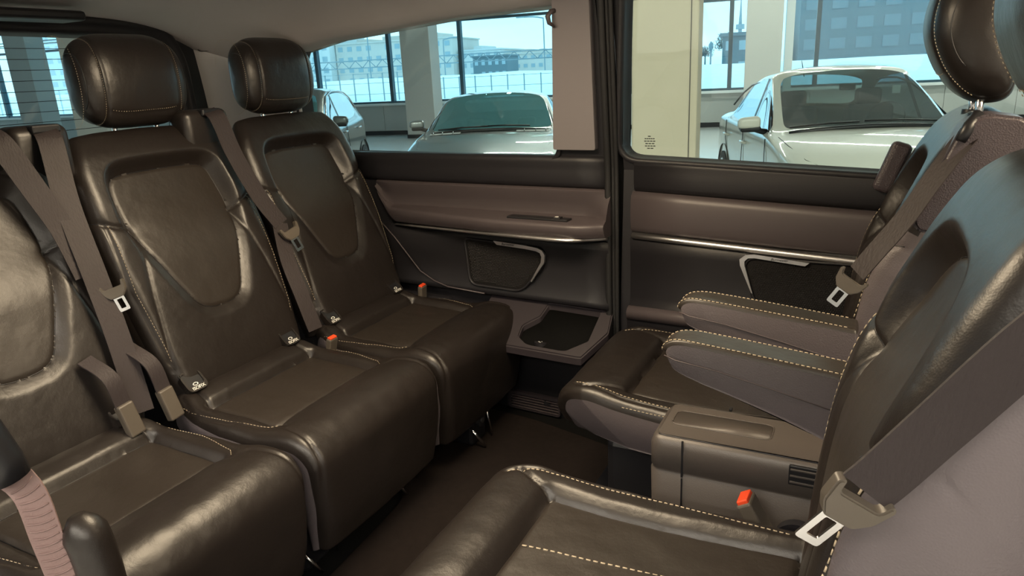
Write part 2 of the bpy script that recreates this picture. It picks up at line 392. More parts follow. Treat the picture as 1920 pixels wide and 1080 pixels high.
def ribbon(name, pts, wv, width, th, m, parent, n=50):
    P = smooth_pts(pts, n); Wd = smooth_pts(wv, n); V = []; F = []
    T = np.gradient(P, axis=0)
    for i in range(n):
        t = T[i] / np.linalg.norm(T[i]); w = Wd[i] - t * (Wd[i] @ t); w /= np.linalg.norm(w); nn = np.cross(t, w)
        for a, b in ((-.5, -1), (.5, -1), (.5, 1), (-.5, 1)): V.append(P[i] + w * width * a + nn * th * .5 * b)
    for i in range(n - 1):
        for k in range(4): F.append((i * 4 + k, i * 4 + (k + 1) % 4, (i + 1) * 4 + (k + 1) % 4, (i + 1) * 4 + k))
    F += [(3, 2, 1, 0), tuple(range((n - 1) * 4, n * 4))]
    o = mesh(name, V, F, m, parent, smooth=False); return autosmooth(o, 50)
def tongue(parent, o, down, wdir, nrm, sc=1.0):
    """belt tongue: moulded plastic head and steel blade with a slot; down = direction the blade points"""
    d = Vector(down).normalized(); w = Vector(wdir); w = (w - d * w.dot(d)).normalized(); n = w.cross(d).normalized()
    if n.dot(Vector(nrm)) < 0: n = -n
    M = frame(w, d, n, o)
    def f(u, dd, z): return M @ Vector((u * sc, z * sc, dd * sc))
    out = round_poly([(-.033, -.012), (-.028, .012), (-.016, .026), (.016, .026), (.028, .012), (.033, -.012), (.026, -.016), (.022, -.002), (-.022, -.002), (-.026, -.016)], .004, 4)
    h = plate('belt_tongue', out, [], f, -.006, .008, BPLA, parent)
    bm = bmesh.new(); bm.from_mesh(h.data); bmesh.ops.bevel(bm, geom=[e for e in bm.edges if e.is_manifold and e.calc_face_angle(0) > .9], offset=.0018 * sc, segments=2, affect='EDGES'); bm.to_mesh(h.data); bm.free(); autosmooth(h, 40)
    bl = plate('tongue_blade', round_poly([(-.0135, .02), (-.0135, .064), (.0135, .064), (.0135, .02)], .004, 4),
               [round_poly([(-.0065, .030), (-.0065, .056), (.0065, .056), (.0065, .030)], .002, 3)], f, -.0012, .0012, STEEL, h)
    return h

# ------------------------------------------------------------------ van shell (own frame for the far side: u rearwards to front, w depth)
TH = math.radians(4.1)
def WP(u, w, z):
    w = w - .25 * max(0.0, z - .9)
    return Vector((u * math.cos(TH) + w * math.sin(TH), -u * math.sin(TH) + w * math.cos(TH), z))
WU = Vector((math.cos(TH), -math.sin(TH), 0)); WN = Vector((math.sin(TH), math.cos(TH), 0))
ZF = 0.08

# floor
bm = bmesh.new(); bm_box(bm, (-.4, 1.12, ZF - .03), (3.7, 1.70, .06)); fl = struct(bmobj('floor', bm, CARP2))
# ceiling (headliner)
def zc(x, y):
    t = abs(y - 1.1) / .76; mid_ = 1.435 - (.050 * ((-1.45 - x) / .65) ** 2 if x < -1.45 else 0)
    edge = float(np.interp(x, [-2.2, -1.95, -1.80, -1.62, -1.15, 0.0], [1.285, 1.300, 1.322, 1.348, 1.372, 1.385]))
    return mid_ - (mid_ - edge) * min(1.5, (t / .91) ** 4)
xs = np.linspace(-2.17, 1.5, 60); ys = np.linspace(.28, 2.0, 50); V = []; F = []
for x in xs:
    for y in ys: V.append((x, y, zc(x, y)))
for x in xs:
    for y in ys: V.append((x, y, zc(x, y) + .05))
NN = len(xs) * len(ys); ny = len(ys)
for i in range(len(xs) - 1):
    for j in range(ny - 1):
        a = i * ny + j; F.append((a, a + 1, a + ny + 1, a + ny)); F.append((a + NN, a + ny + NN, a + ny + 1 + NN, a + 1 + NN))
for i in range(len(xs) - 1):
    for j in (0, ny - 1): a = i * ny + j; F.append((a, a + ny, a + ny + NN, a + NN))
for j in range(ny - 1):
    for i in (0, len(xs) - 1): a = i * ny + j; F.append((a, a + 1, a + 1 + NN, a + NN))
ce = struct(mesh('ceiling', V, F, HEADL))
# dark roof bracket seen at the top left edge of the picture
o = box('trim_9', (-1.93, 1.13, 1.375), (.10, .30, .025), DARKER, bev=.008); struct(o)

# --- far side, rear quarter
wl_out = [(-2.36, ZF), (-.818, ZF), (-.805, 1.43), (-2.36, 1.43)]
hole = round_poly([(-2.02, .933), (-.975, .926), (-.915, 1.405), (-1.225, 1.405), (-1.684, 1.362), (-1.82, 1.335), (-1.93, 1.27)], [.06, .045, .03, .2, .1, .08, .1], 6)
wall_l = struct(plate('wall_left', wl_out, [hole], WP, 1.895, 1.955, DARK, sub=[([.90], 'z')]))
def inset_loop(P, d):                                  # shrink a loop about its own normals
    P = np.asarray(P); n = len(P); out = []
    for i in range(n):
        t = P[(i + 1) % n] - P[i - 1]; t /= np.linalg.norm(t) + 1e-9; nn = np.array([-t[1], t[0]])
        out.append(P[i] + nn * d)
    return np.array(out)
ar = lambda P: .5 * sum(P[i][0] * P[(i + 1) % len(P)][1] - P[(i + 1) % len(P)][0] * P[i][1] for i in range(len(P)))
def window_set(name, hole, n_inner, depth0, depth1, glassname, sealcol=RUBB):
    sg = 1 if ar(hole) > 0 else -1
    loops = []
    for d, w in ((-.012, depth0 - .010), (-.004, depth0 - .014), (.002, depth0 - .008), (.003, depth0 + .004), (.004, depth1 - .012), (.007, depth1 - .004), (.007, depth1)):
        q = inset_loop(hole, sg * d); loops.append([WP(a, w, b) for a, b in q])
    loft('trim_' + name, loops, DARK)
    struct(D.objects['trim_' + name])
    g = plate(glassname, inset_loop(hole, sg * .004), [], WP, depth1 - .002, depth1 + .002, VGL, sub=None); struct(g)
    return g
window_set('1', hole, 0, 1.895, 1.945, 'window_1')
# mauve lining of the pillar between quarter window and sliding door
pil = plate('pillar_cover', round_poly([(-.978, .958), (-.845, .958), (-.806, 1.425), (-.906, 1.425)], [.006, .006, .004, .004], 3), [], WP, 1.872, 1.91, PILL, wall_l)
# D-pillar lining, its colour brightened in place of light, between rear window and quarter window (curved corner)
loops = []
for k in range(9):
    t = k / 8; z = .86 + t * .53
    L = []
    top = 1.30
    ue = -1.985 + .075 * max(0, (z - 1.0) / .3) ** 1.5
    a = WP(ue, 1.888, z); b = WP(ue - .06, 1.885, z); c_ = Vector((-2.105 + .0, 1.86 - .25 * max(0, z - .9), z)); d_ = Vector((-2.11, 1.765, z))
    P = smooth_pts([tuple(a), tuple(b), tuple(c_), tuple(d_)], 24); L = [Vector(p) for p in P]; loops.append(L)
dp = loft('pillar_lining', loops, PILL2, wall_l, close=False)
sol = dp.modifiers.new('s', 'SOLIDIFY'); sol.thickness = .01; sol.offset = 0
# blank rounded rectangle cover plate on the D-pillar
M0 = Vector((-2.095, 1.83, 1.325))
cv = plate('blank_cover', round_poly([(-.045, -.022), (.045, -.022), (.045, .022), (-.045, .022)], .012, 5), [round_poly([(-.043, -.020), (.043, -.020), (.043, .020), (-.043, .020)], .011, 5)],
      lambda u, d, z: Vector((-2.028 + .86 * u + .51 * (.006 - d), 1.800 + .51 * u - .86 * (.006 - d), 1.318 + z)), -.001, .004, DARK, wall_l)
# coat hook by the quarter window
bm = bmesh.new(); hk = bmobj('coat_hook', bm, MAUVE, wall_l); D.objects.remove(hk)
tube('coat_hook', [WP(-0.913, 1.872, 1.328), WP(-0.918, 1.860, 1.326), WP(-0.924, 1.850, 1.314), WP(-0.922, 1.850, 1.298), WP(-0.914, 1.862, 1.288)], [.006, .006, .007, .006, .003], MAUVE, wall_l, seg=10)

# upper bulged band under the window
def bandprof(z0, z1, w0, bul):
    return [(w0 + .03, z1)] + [(w0 - bul * math.sin(PI * t) ** .28, z1 + (z0 - z1) * t) for t in np.linspace(0, 1, 12)] + [(w0 + .03, z0)]
sweep('belt_panel', bandprof(.842, .938, 1.893, .016), np.linspace(-1.78, -.812, 10), WP, DARK, wall_l)
# lavender arm rest tray with ledge
def trayprof(u):
    e = min(max((u + 1.70) / .86, 0), 1)
    dep = .108 * min(1, (e / .60) ** .7)
    f = min(1, max(0, (u + .905) / .095)); dep = dep * (1 - .80 * f * f)
    lift = max(0, 1 - e / .10) ** 2
    zt = .842; zb = .700 + .012 * min(1, e * 2) + .10 * lift; zl = .757 + .065 * lift
    w1 = 1.872 + .018 * lift; w2 = 1.892 - .050 * f * f; w3 = w2 - dep
    return [(1.91, zt), (w1 + .006, zt), (w1, zt - .005), (w1 + .002, zt - .014), (w1 * .4 + w2 * .6, zt * .5 + zl * .5 + .002), (w2, zl + .016), (w2 - .003, zl + .004), (w2 - .012, zl),
            (w3 + .008, zl - .002), (w3, zl - .006), (w3 - .003, zl - .014), (w3 + .004, zb + .012), (w3 + .012, zb), (1.91, zb - .002)]
us = np.r_[np.linspace(-1.70, -1.60, 18), np.linspace(-1.55, -.96, 16), np.linspace(-.94, -.806, 14)]
tray = sweep('armrest_tray', trayprof, us, WP, MAUVE, wall_l); autosmooth(tray, 50)
# switch plate in the ledge
sw = box('switch_plate', (0, 0, 0), (.205, .034, .008), DARKER, wall_l, bev=.002)
sw.data.transform(Matrix.Translation(WP(-1.02, 1.830, .758)) @ Matrix.Rotation(-TH, 4, 'Z'))
s2 = box('switch', (0, 0, 0), (.022, .022, .008), DARK, sw, bev=.002); s2.data.transform(Matrix.Translation(WP(-.955, 1.830, .762)) @ Matrix.Rotation(-TH, 4, 'Z'))
s3 = box('switch', (0, 0, 0), (.010, .006, .001), WHT, sw); s3.data.transform(Matrix.Translation(WP(-.957, 1.828, .7664)) @ Matrix.Rotation(-TH, 4, 'Z'))
# chrome strip under the tray
cp = smooth_pts([(-1.62, 1.880, .692), (-1.45, 1.852, .698), (-1.2, 1.808, .705), (-1.0, 1.792, .707), (-.905, 1.794, .707), (-.86, 1.826, .706), (-.812, 1.858, .706)], 60)
loops = []
for i, (u, w, z) in enumerate(cp):
    hh = .0065 * min(1, .35 + i / 14)
    loops.append([WP(u, w - .004 + .010, z + hh), WP(u, w - .004, z + hh), WP(u, w - .009, z + hh * .3), WP(u, w - .009, z - hh * .5), WP(u, w - .003, z - hh), WP(u, w + .012, z - hh)])
loft('chrome_strip', loops, CHRO, wall_l, cap=True)
# lower cladding of quarter panel, slightly dished
def lowprof(u):
    return [(1.905, .692), (1.86 if u > -1.4 else 1.885, .69), (1.868, .66), (1.876, .60), (1.876, .54), (1.868, .50), (1.862, .485), (1.90, .48)]
sweep('lower_cladding', lowprof, np.linspace(-1.70, -.812, 12), WP, DARK, wall_l)
tube('cladding_joint', [WP(-1.69, 1.868, .71), WP(-1.62, 1.868, .645), WP(-1.52, 1.867, .535), WP(-1.46, 1.866, .505), (WP(-1.40, 1.860, .492)), WP(-1.25, 1.858, .486)], .0026, MAUVE, wall_l, seg=6)
# wheel-arch box behind the seat
box('wheel_arch_cover', tuple(WP(-1.75, 1.88, .27)), (.70, .06, .36), DARK, wall_l, rz=-TH, bev=.03, seg=4)
# speaker grille + chrome bracket
def grille(poly, radii, wd, brk, mirror_name, parent, txt, tpos, tsize):
    P = round_poly(poly, radii, 6)
    sg = 1 if ar(P) > 0 else -1
    a = loft('grille_surround', [[WP(x, wd + .012, z) for x, z in inset_loop(P, -sg * .010)], [WP(x, wd - .001, z) for x, z in inset_loop(P, -sg * .009)], [WP(x, wd - .004, z) for x, z in inset_loop(P, -sg * .005)], [WP(x, wd - .001, z) for x, z in inset_loop(P, -sg * .001)], [WP(x, wd + .006, z) for x, z in P]], DARK, parent)
    g = plate('speaker_grille', P, [], WP, wd + .001, wd + .012, GRIL, parent)
    # perforation dots standing proud in rings
    V = []; F = []
    cx, cz = P[:, 0].mean(), P[:, 1].mean()
    for i in range(46):
        for j in range(26):
            x = P[:, 0].min() + .008 + i * .0057 + (j % 2) * .0028; z = P[:, 1].min() + .008 + j * .0053
            if x < P[:, 0].max() - .006 and z < P[:, 1].max() - .006 and inside(np.array([x]), np.array([z]), inset_loop(P, sg * .007))[0]:
                o = len(V)
                for k in range(5): V.append(WP(x + .0017 * math.cos(k * 2 * PI / 5), wd + .0008, z + .0017 * math.sin(k * 2 * PI / 5)))
                V.append(WP(x, wd - .0006, z))
                F += [(o + k, o + (k + 1) % 5, o + 5) for k in range(5)]
    s = mesh('grille_perforation', V, F, DARKER, g, smooth=False); s['kind'] = 'stuff'
    b = plate('chrome_bracket', brk, [], WP, wd - .007, wd + .002, CHRO, parent)
    text('brand_lettering', txt, frame(WU, Vector((0, 0, 1)), -WN, WP(tpos[0], wd - .0078, tpos[1])), tsize, DARKER, b, shear=.3)
grille([(-1.305, .515), (-1.115, .512), (-1.035, .600), (-1.030, .650), (-1.315, .662)], [.025, .03, .03, .02, .012], 1.864,
       [(-1.205, .668), (-1.09, .662), (-1.045, .657), (-1.028, .650), (-1.019, .636), (-1.022, .612), (-1.07, .545), (-1.073, .548), (-1.034, .612), (-1.031, .630), (-1.036, .642), (-1.050, .647), (-1.09, .651), (-1.192, .656)], 'q', wall_l, 'Burmester', (-1.150, .6605), .011)
# storage bin moulding in front of the wheel arch
def BP(u, d, t):                                       # tilted plane: t 0 front edge .. 1 back edge
    w = 1.735 + .150 * t; z = .372 + .105 * t ** 1.0
    return WP(u, w, z - d)
bo = round_poly([(-1.24, 0), (-.845, 0), (-.792, .55), (-.806, 1.05), (-1.24, 1.05)], [.005, .02, .03, .01, .005], 5)
bh = round_poly([(-1.035, .10), (-.905, .09), (-.845, .35), (-.842, .95), (-1.02, .97), (-1.03, .68), (-1.075, .45), (-1.072, .22)], [.03, .03, .03, .02, .02, .04, .04, .03], 5)
bf = plate('storage_bin_frame', bo, [bh], BP, 0, .028, BIN, wall_l)
bm = bmesh.new(); bm.from_mesh(bf.data); bmesh.ops.bevel(bm, geom=[e for e in bm.edges if e.is_manifold and e.calc_face_angle(0) > .9], offset=.004, segments=2, affect='EDGES'); bm.to_mesh(bf.data); bm.free(); autosmooth(bf, 40)
rows = []
for zz in (0, 1):
    rows.append([BP(u, .02, t) if zz == 0 else Vector((BP(u, 0, t).x, BP(u, 0, t).y, .352)) for u, t in bh])
lin = loft('bin_lining', rows, CARP2, wall_l, cap=True)
so = BP(-1.0, 0, .32); so.z = .360
def disc(name, c, r, h, m, parent, ax='Z', seg=28, rot=None):
    bm = bmesh.new(); bmesh.ops.create_cone(bm, cap_ends=True, segments=seg, radius1=r, radius2=r * .94, depth=h)
    R_ = rot.to_4x4() if rot is not None else Matrix.Identity(4)
    bmesh.ops.transform(bm, matrix=Matrix.Translation(Vector(c)) @ R_, verts=bm.verts); ob = bmobj(name, bm, m, parent); return autosmooth(ob, 40)
sk = disc('power_socket', so + Vector((0, 0, .012)), .023, .022, DARK, wall_l)
text('socket_lettering', '12V', Matrix.Translation(so + Vector((0, 0, .0238))) @ Matrix.Rotation(math.radians(70), 4, 'Z'), .016, WHT, sk)
# wall under the bin and ventilation outlet by the floor
box('lower_wall_cover', tuple(WP(-1.02, 1.895, .22)), (.46, .03, .30), DARKER, wall_l, rz=-TH, bev=.01)
vo = round_poly([(-1.185, .088), (-.985, .088), (-.985, .150), (-1.185, .150)], .014, 4); vh = round_poly([(-1.172, .092), (-.992, .092), (-.992, .142), (-1.172, .142)], .010, 4)
vf = plate('vent_frame', vo, [vh], WP, 1.862, 1.885, BIN, wall_l)
for k in range(5): plate('vent_slat', [(-1.172, .0945 + k * .0098), (-.992, .0945 + k * .0098), (-.992, .0968 + k * .0098), (-1.172, .0968 + k * .0098)], [], WP, 1.864, 1.882, MAUVE, vf)
plate('vent_thumb_lever', [(-1.045, .124), (-1.018, .124), (-1.042, .138)], [], WP, 1.862, 1.872, DARK, vf)

# --- rubber seals at the sliding-door gap
struct(sweep('trim_8', [(1.93, ZF), (1.93, .9), (1.93, 1.43), (1.95, 1.43), (1.95, .9), (1.95, ZF)], [-.86, -.785], WP, RUBB))
for i, (uc, ww, tw) in enumerate(((-.815, 1.876, .010), (-.802, 1.884, .007), (-.790, 1.880, .007))):
    loops = []
    for z in np.linspace(ZF, 1.42, 30):
        s_ = .030 * max(0, z - .9) / .5 + .0
        uu = uc + s_ * 1.2 + (.012 * max(0, (.55 - z)) if i < 2 else 0)
        loops.append([WP(uu + tw * math.cos(a), ww + tw * .8 * math.sin(a), z) for a in np.linspace(0, 2 * PI, 11)[:-1]])
    struct(loft('trim_%d' % (2 + i + 1), loops, RUBB, cap=True))
# --- far sliding door
hole2 = round_poly([(-.779, .934), (.62, .874), (.66, 1.385), (-.722, 1.385)], [.055, .06, .06, .05], 7)
door = struct(plate('door_1', [(-.797, ZF), (1.35, ZF), (1.35, 1.44), (-.758, 1.44)], [hole2], WP, 1.895, 1.955, DARK, sub=[([.90], 'z')]))
window_set('2', hole2, 0, 1.895, 1.940, 'window_2')
sweep('belt_panel', bandprof(.840, .930, 1.893, .014), np.linspace(-.738, 1.3, 12), lambda u, w, z: WP(u, w, z - .026 * (u + .74) / .6 * .8), DARK, door)
sl = -.040
def dz(u): return sl * (u + .76)
sweep('door_band', bandprof(.722, .842, 1.890, .018), np.linspace(-.745, 1.3, 14), lambda u, w, z: WP(u, w, z + dz(u)), MAUVE, door)
sweep('chrome_strip', [(1.900, .724), (1.876, .724), (1.869, .720), (1.869, .713), (1.874, .708), (1.90, .708)], np.linspace(-.742, 1.3, 14), lambda u, w, z: WP(u, w, z + dz(u)), CHRO, door)
sweep('door_cladding', [(1.90, .708), (1.880, .706), (1.884, .66), (1.886, .60), (1.884, .53), (1.878, .508), (1.862, .500), (1.855, .492), (1.858, .47), (1.862, .30), (1.865, .12), (1.90, .10)], np.linspace(-.750, 1.3, 10), WP, DARK, door)
sweep('door_ledge', [(1.89, .506), (1.868, .505), (1.856, .499), (1.851, .490), (1.852, .470), (1.89, .468)], np.linspace(-.750, 1.3, 10), WP, MAUVE, door)
grille([(-.385, .548), (-.05, .535), (-.02, .68), (-.425, .674)], [.035, .03, .02, .035], 1.876,
       [(-.262, .680), (-.400, .691), (-.420, .688), (-.436, .674), (-.434, .658), (-.402, .585), (-.398, .583), (-.422, .658), (-.423, .670), (-.414, .679), (-.398, .681), (-.272, .671)], 'd', door, 'Burmester', (-.335, .6815), .010)
# small etched marks on the door glass
V = []; F = []
for r_, (n_, wd_) in enumerate(((1, .010), (5, .030), (4, .034), (3, .028), (4, .032), (2, .020))):
    zz = .990 - r_ * .0068; ww = .5 * wd_
    for k in range(n_):
        u0 = -.705 - ww + wd_ * k / n_; u1 = u0 + wd_ / n_ * .8; o = len(V)
        V += [WP(u0, 1.9365, zz), WP(u1, 1.9365, zz), WP(u1, 1.9365, zz + .0026), WP(u0, 1.9365, zz + .0026)]; F.append((o, o + 1, o + 2, o + 3))
mesh('etched_marking', V, F, DARKER, D.objects['window_2'], smooth=False)

# --- rear wall (tailgate) with heated window
XR = -2.12
def RP(y, d, z): return Vector((XR - d + .10 * max(0, z - .9), y, z))       # d grows outwards (towards -x)
rhole = round_poly([(.52, .86), (1.690, .86), (1.690, 1.08), (1.665, 1.26), (1.62, 1.325), (1.50, 1.338), (.58, 1.35), (.54, 1.30)], [.03, .03, .1, .05, .05, .05, .03, .05], 6)
rw = struct(plate('wall_rear', [(.28, ZF), (2.08, ZF), (2.08, 1.42), (.28, 1.42)], [rhole], RP, 0, .06, DARKER, sub=[([.9], 'z')]))
lo = []
for (dd, w) in ((-.065, .0), (-.060, -.018), (-.045, -.030), (-.030, -.030), (-.024, -.022), (-.018, -.026), (-.006, -.024), (.0, -.010), (.004, .04)):
    q = inset_loop(rhole, dd if ar(rhole) > 0 else -dd); lo.append([RP(a, w, b) for a, b in q])
loft('tailgate_lining', lo, DARK, rw)
rg = struct(plate('window_3', inset_loop(rhole, .002), [], RP, .045, .049, VGL))
for k in range(13):
    z = .985 + k * .0285 - .02
    if z < 1.34: box('heating_wire', tuple(RP(1.10, .0435, z)), (.0008, 1.12, .0016), DARKER, rg)

# floor rail cover, mat, floor fittings
mp_ = round_poly([(-1.255, 1.915), (-1.12, 1.90), (-.93, 1.885), (-.60, 1.80), (-.50, 1.60), (-.45, .45), (-1.02, .45), (-1.04, 1.0), (-1.055, 1.27), (-1.07, 1.37), (-1.25, 1.38)], .06, 5)
mt = plate('carpet_mat', mp_, [], lambda u, d, z: Vector((u, z, ZF + .014 - d)), 0, .014, CARP); tag(mt, 'dark brown carpet mat lying on the floor between the two seat rows', 'floor mat')
bm = bmesh.new(); bm.from_mesh(mt.data); bmesh.ops.bevel(bm, geom=[e for e in bm.edges if e.is_manifold and e.calc_face_angle(0) > .9], offset=.005, segments=2, affect='EDGES'); bm.to_mesh(mt.data); bm.free()

# ------------------------------------------------------------------ seats
def arc(pad, axis, val):                               # arclength where the profile first reaches a value on an axis
    O = pad.O[:, axis]; d = np.r_[0, np.cumsum(np.linalg.norm(np.diff(pad.O, axis=0), axis=1))]
    for i in range(len(O) - 1):
        if (O[i] - val) * (O[i + 1] - val) <= 0: return float(d[i] + (d[i + 1] - d[i]) * (val - O[i]) / (O[i + 1] - O[i] + 1e-12))
    return float(d[-1])
def headrest(root, prof, inner, hw, posts, seed, k=.45, off=0.0):
    """pillow: closed side profile scaled across the width, with two stitched seams"""
    P = smooth_pts(prof, 96, closed=True); c = P.mean(0); nu = 91
    q = np.linspace(-1, 1, nu); sq = .55 * q + .45 * np.sin(q * PI / 2); p_, q_ = 4.2, 2.6
    front = P[:, 0] > c[0]
    def pt(s, i, lift=0.0):
        f = max(0.0, 1 - abs(s) ** p_) ** (1 / q_); r = P[i] - c; rn = r / (np.linalg.norm(r) + 1e-9)
        g = .0032 * math.exp(-((abs(s) - .68) / .022) ** 2) + .003 * math.exp(-abs(abs(s) - .68) / .10)
        z = (P[i][1] - c[1])
        g += .0025 * math.exp(-((z + .078) / .004) ** 2) * (P[i][0] > c[0]) * (abs(s) < .68)
        w = .0012 * noise.noise(Vector((s * 2.2, P[i][0] * 12, P[i][1] * 12 + seed)))
        r = r * f + rn * (lift + w - g) * (f > .05)
        return (c[0] + r[0], s * hw + off, c[1] + r[1])
    n = len(P); V = [pt(s, i) for s in sq for i in range(n)]; F = []
    for a_ in range(nu - 1):
        for i in range(n): j = (i + 1) % n; F.append((a_ * n + i, a_ * n + j, (a_ + 1) * n + j, (a_ + 1) * n + i))
    hr = mesh('headrest', V, F, LEA, root)
    bm = bmesh.new(); bm.from_mesh(hr.data); bmesh.ops.remove_doubles(bm, verts=bm.verts, dist=.0003); bmesh.ops.recalc_face_normals(bm, faces=bm.faces); bm.to_mesh(hr.data); bm.free()
    # thread
    V = []; F = []
    idx = [i for i in range(n) if not (P[i][0] < c[0] and P[i][1] < c[1] + .03)]
    k0 = max(range(len(idx)), key=lambda t: (idx[t] - idx[t - 1]) % n); idx = idx[k0:] + idx[:k0]
    for sg in (-1, 1):
        for off in (-.035, .035):
            C_ = resample([pt(sg * (.68 + off), i, .0012) for i in idx], 200)
            for t in range(0, 198, 3): tube('', [tuple(C_[t]), tuple(C_[t] * .3 + C_[t + 2] * .7)], .0005, None, None, 4, add=(V, F))
    ib = min(range(n), key=lambda i: (P[i][0] < c[0]) * 9 + abs(P[i][1] - c[1] + .072))
    C_ = resample([pt(s, ib, .0012) for s in np.linspace(-.62, .62, 30)], 60)
    for t in range(0, 58, 2): tube('', [tuple(C_[t]), tuple(C_[t] * .35 + C_[t + 1] * .65)], .0007, None, None, 4, add=(V, F))
    st = mesh('stitching', V, F, STIT, hr); st['kind'] = 'stuff'
    for l in (-.06 + off, .06 + off):
        tube('headrest_post', [(posts[0] - .004, l, posts[1] - .05), (posts[0], l, posts[1] + .045)], .0065, STEEL, root, seg=14)
        disc('post_collar', (posts[0] - .001, l, posts[1] - .012), .017, .012, DARKER, root)
    for sg in (-1, 1):
        for f in (.60,):
            Q_ = []
            for t in np.linspace(-1.2, 1.9, 18):
                i = int(((math.atan2(math.sin(t), math.cos(t)) + PI) / (2 * PI)) * n) % n
                ang = t; best = min(range(n), key=lambda j: abs(math.atan2(P[j][1] - c[1], P[j][0] - c[0]) - ang)); s_ = (1 - f ** q_) ** (1 / p_); Q_.append(pt(sg * s_, best, .0004))
            tube('flank_seam', smooth_pts(Q_, 24), .0011, DARKER, hr, seg=5)
    return hr

def backrest(root, prof, inner, hwp, ins, notch, zlow, seed, r=.04, dep=-.020, nu=110, nv=150, k=.42, wallmat=None, off=0.0, panels=False):
    B = Pad(prof, inner, hwp, k=k, kb=.08, r=r, sgn=-1, nu=nu, nv=nv, wr=.0011, bulge=.012, seed=seed)
    B.off = off
    zd = lambda z: arc(B, 1, z)
    half = [(s, zd(z)) for s, z in ins]                                    # right half, from top centre down to bottom centre
    poly = resample(np.array(smooth_pts(half + [(-s, d) for s, d in half[::-1]], 120, closed=True)), 120, True)
    B.insets = [(poly, dep, .031, zd(ins[6][1]), zd(ins[3][1]))]
    (ns, nz_), (es, ez) = notch
    sm = [(poly, .0035, .0035, 0, .01, True)]
    for q in (-1, 1):
        sm.append(([(q * ns, zd(nz_)), (q * (ns + es) / 2, zd((nz_ + ez) / 2 - .004)), (q * es, zd(ez))], .0045, .0045, .006, .022))
        sm.append(([(q * es * .90, zd(ez - .012)), (q * es * .93, zd((ez + zlow) / 2)), (q * es * .86, zd(zlow))], .0026, .0032, .003, .018))
        sm.append(([(q * ns * 1.0, zd(nz_ - .005)), (q * ns * 1.06, zd(nz_ - .06)), (q * ns * 1.20, zd((nz_ + zlow) / 2)), (q * ns * 1.36, zd(zlow - .02))], .0028, .004, .004, .022))
    B.seams = sm
    regs = [(poly, 'center_panel', LEAI)]
    if panels:
        for q in (-1, 1): regs.append((np.vstack([B.edge(q * .935, zd(.46), zd(.90), 60), B.edge(q * 1.03, zd(.90), zd(.46), 60)]), 'side_panel', SIDE))
    outs = B.build('backrest', LEA, root, regions=regs, wall='back_shell', wallmat=wallmat or LEA)
    def seam_tube(pts, closed=False, r=.0011, nm='piping'):
        P_ = np.array(pts, float); P_ = resample(P_, 90, closed); X = B.at(P_[:, 0], P_[:, 1], .0002); X = [tuple(x) for x in X] + ([tuple(X[0])] if closed else [])
        tube(nm, X, r, DARKER, root, seg=5)
    seam_tube(poly, True)
    for q in (-1, 1): seam_tube([(q * ns, zd(nz_)), (q * (ns + es) / 2, zd((nz_ + ez) / 2 - .004)), (q * es * .985, zd(ez))])
    L = []
    for q in (-1, 1): L.append([(q * (es * .90 - .007), zd(ez - .016)), (q * (es * .93 - .007), zd((ez + zlow) / 2)), (q * (es * .86 - .007), zd(zlow))])
    return B, outs, L, zd

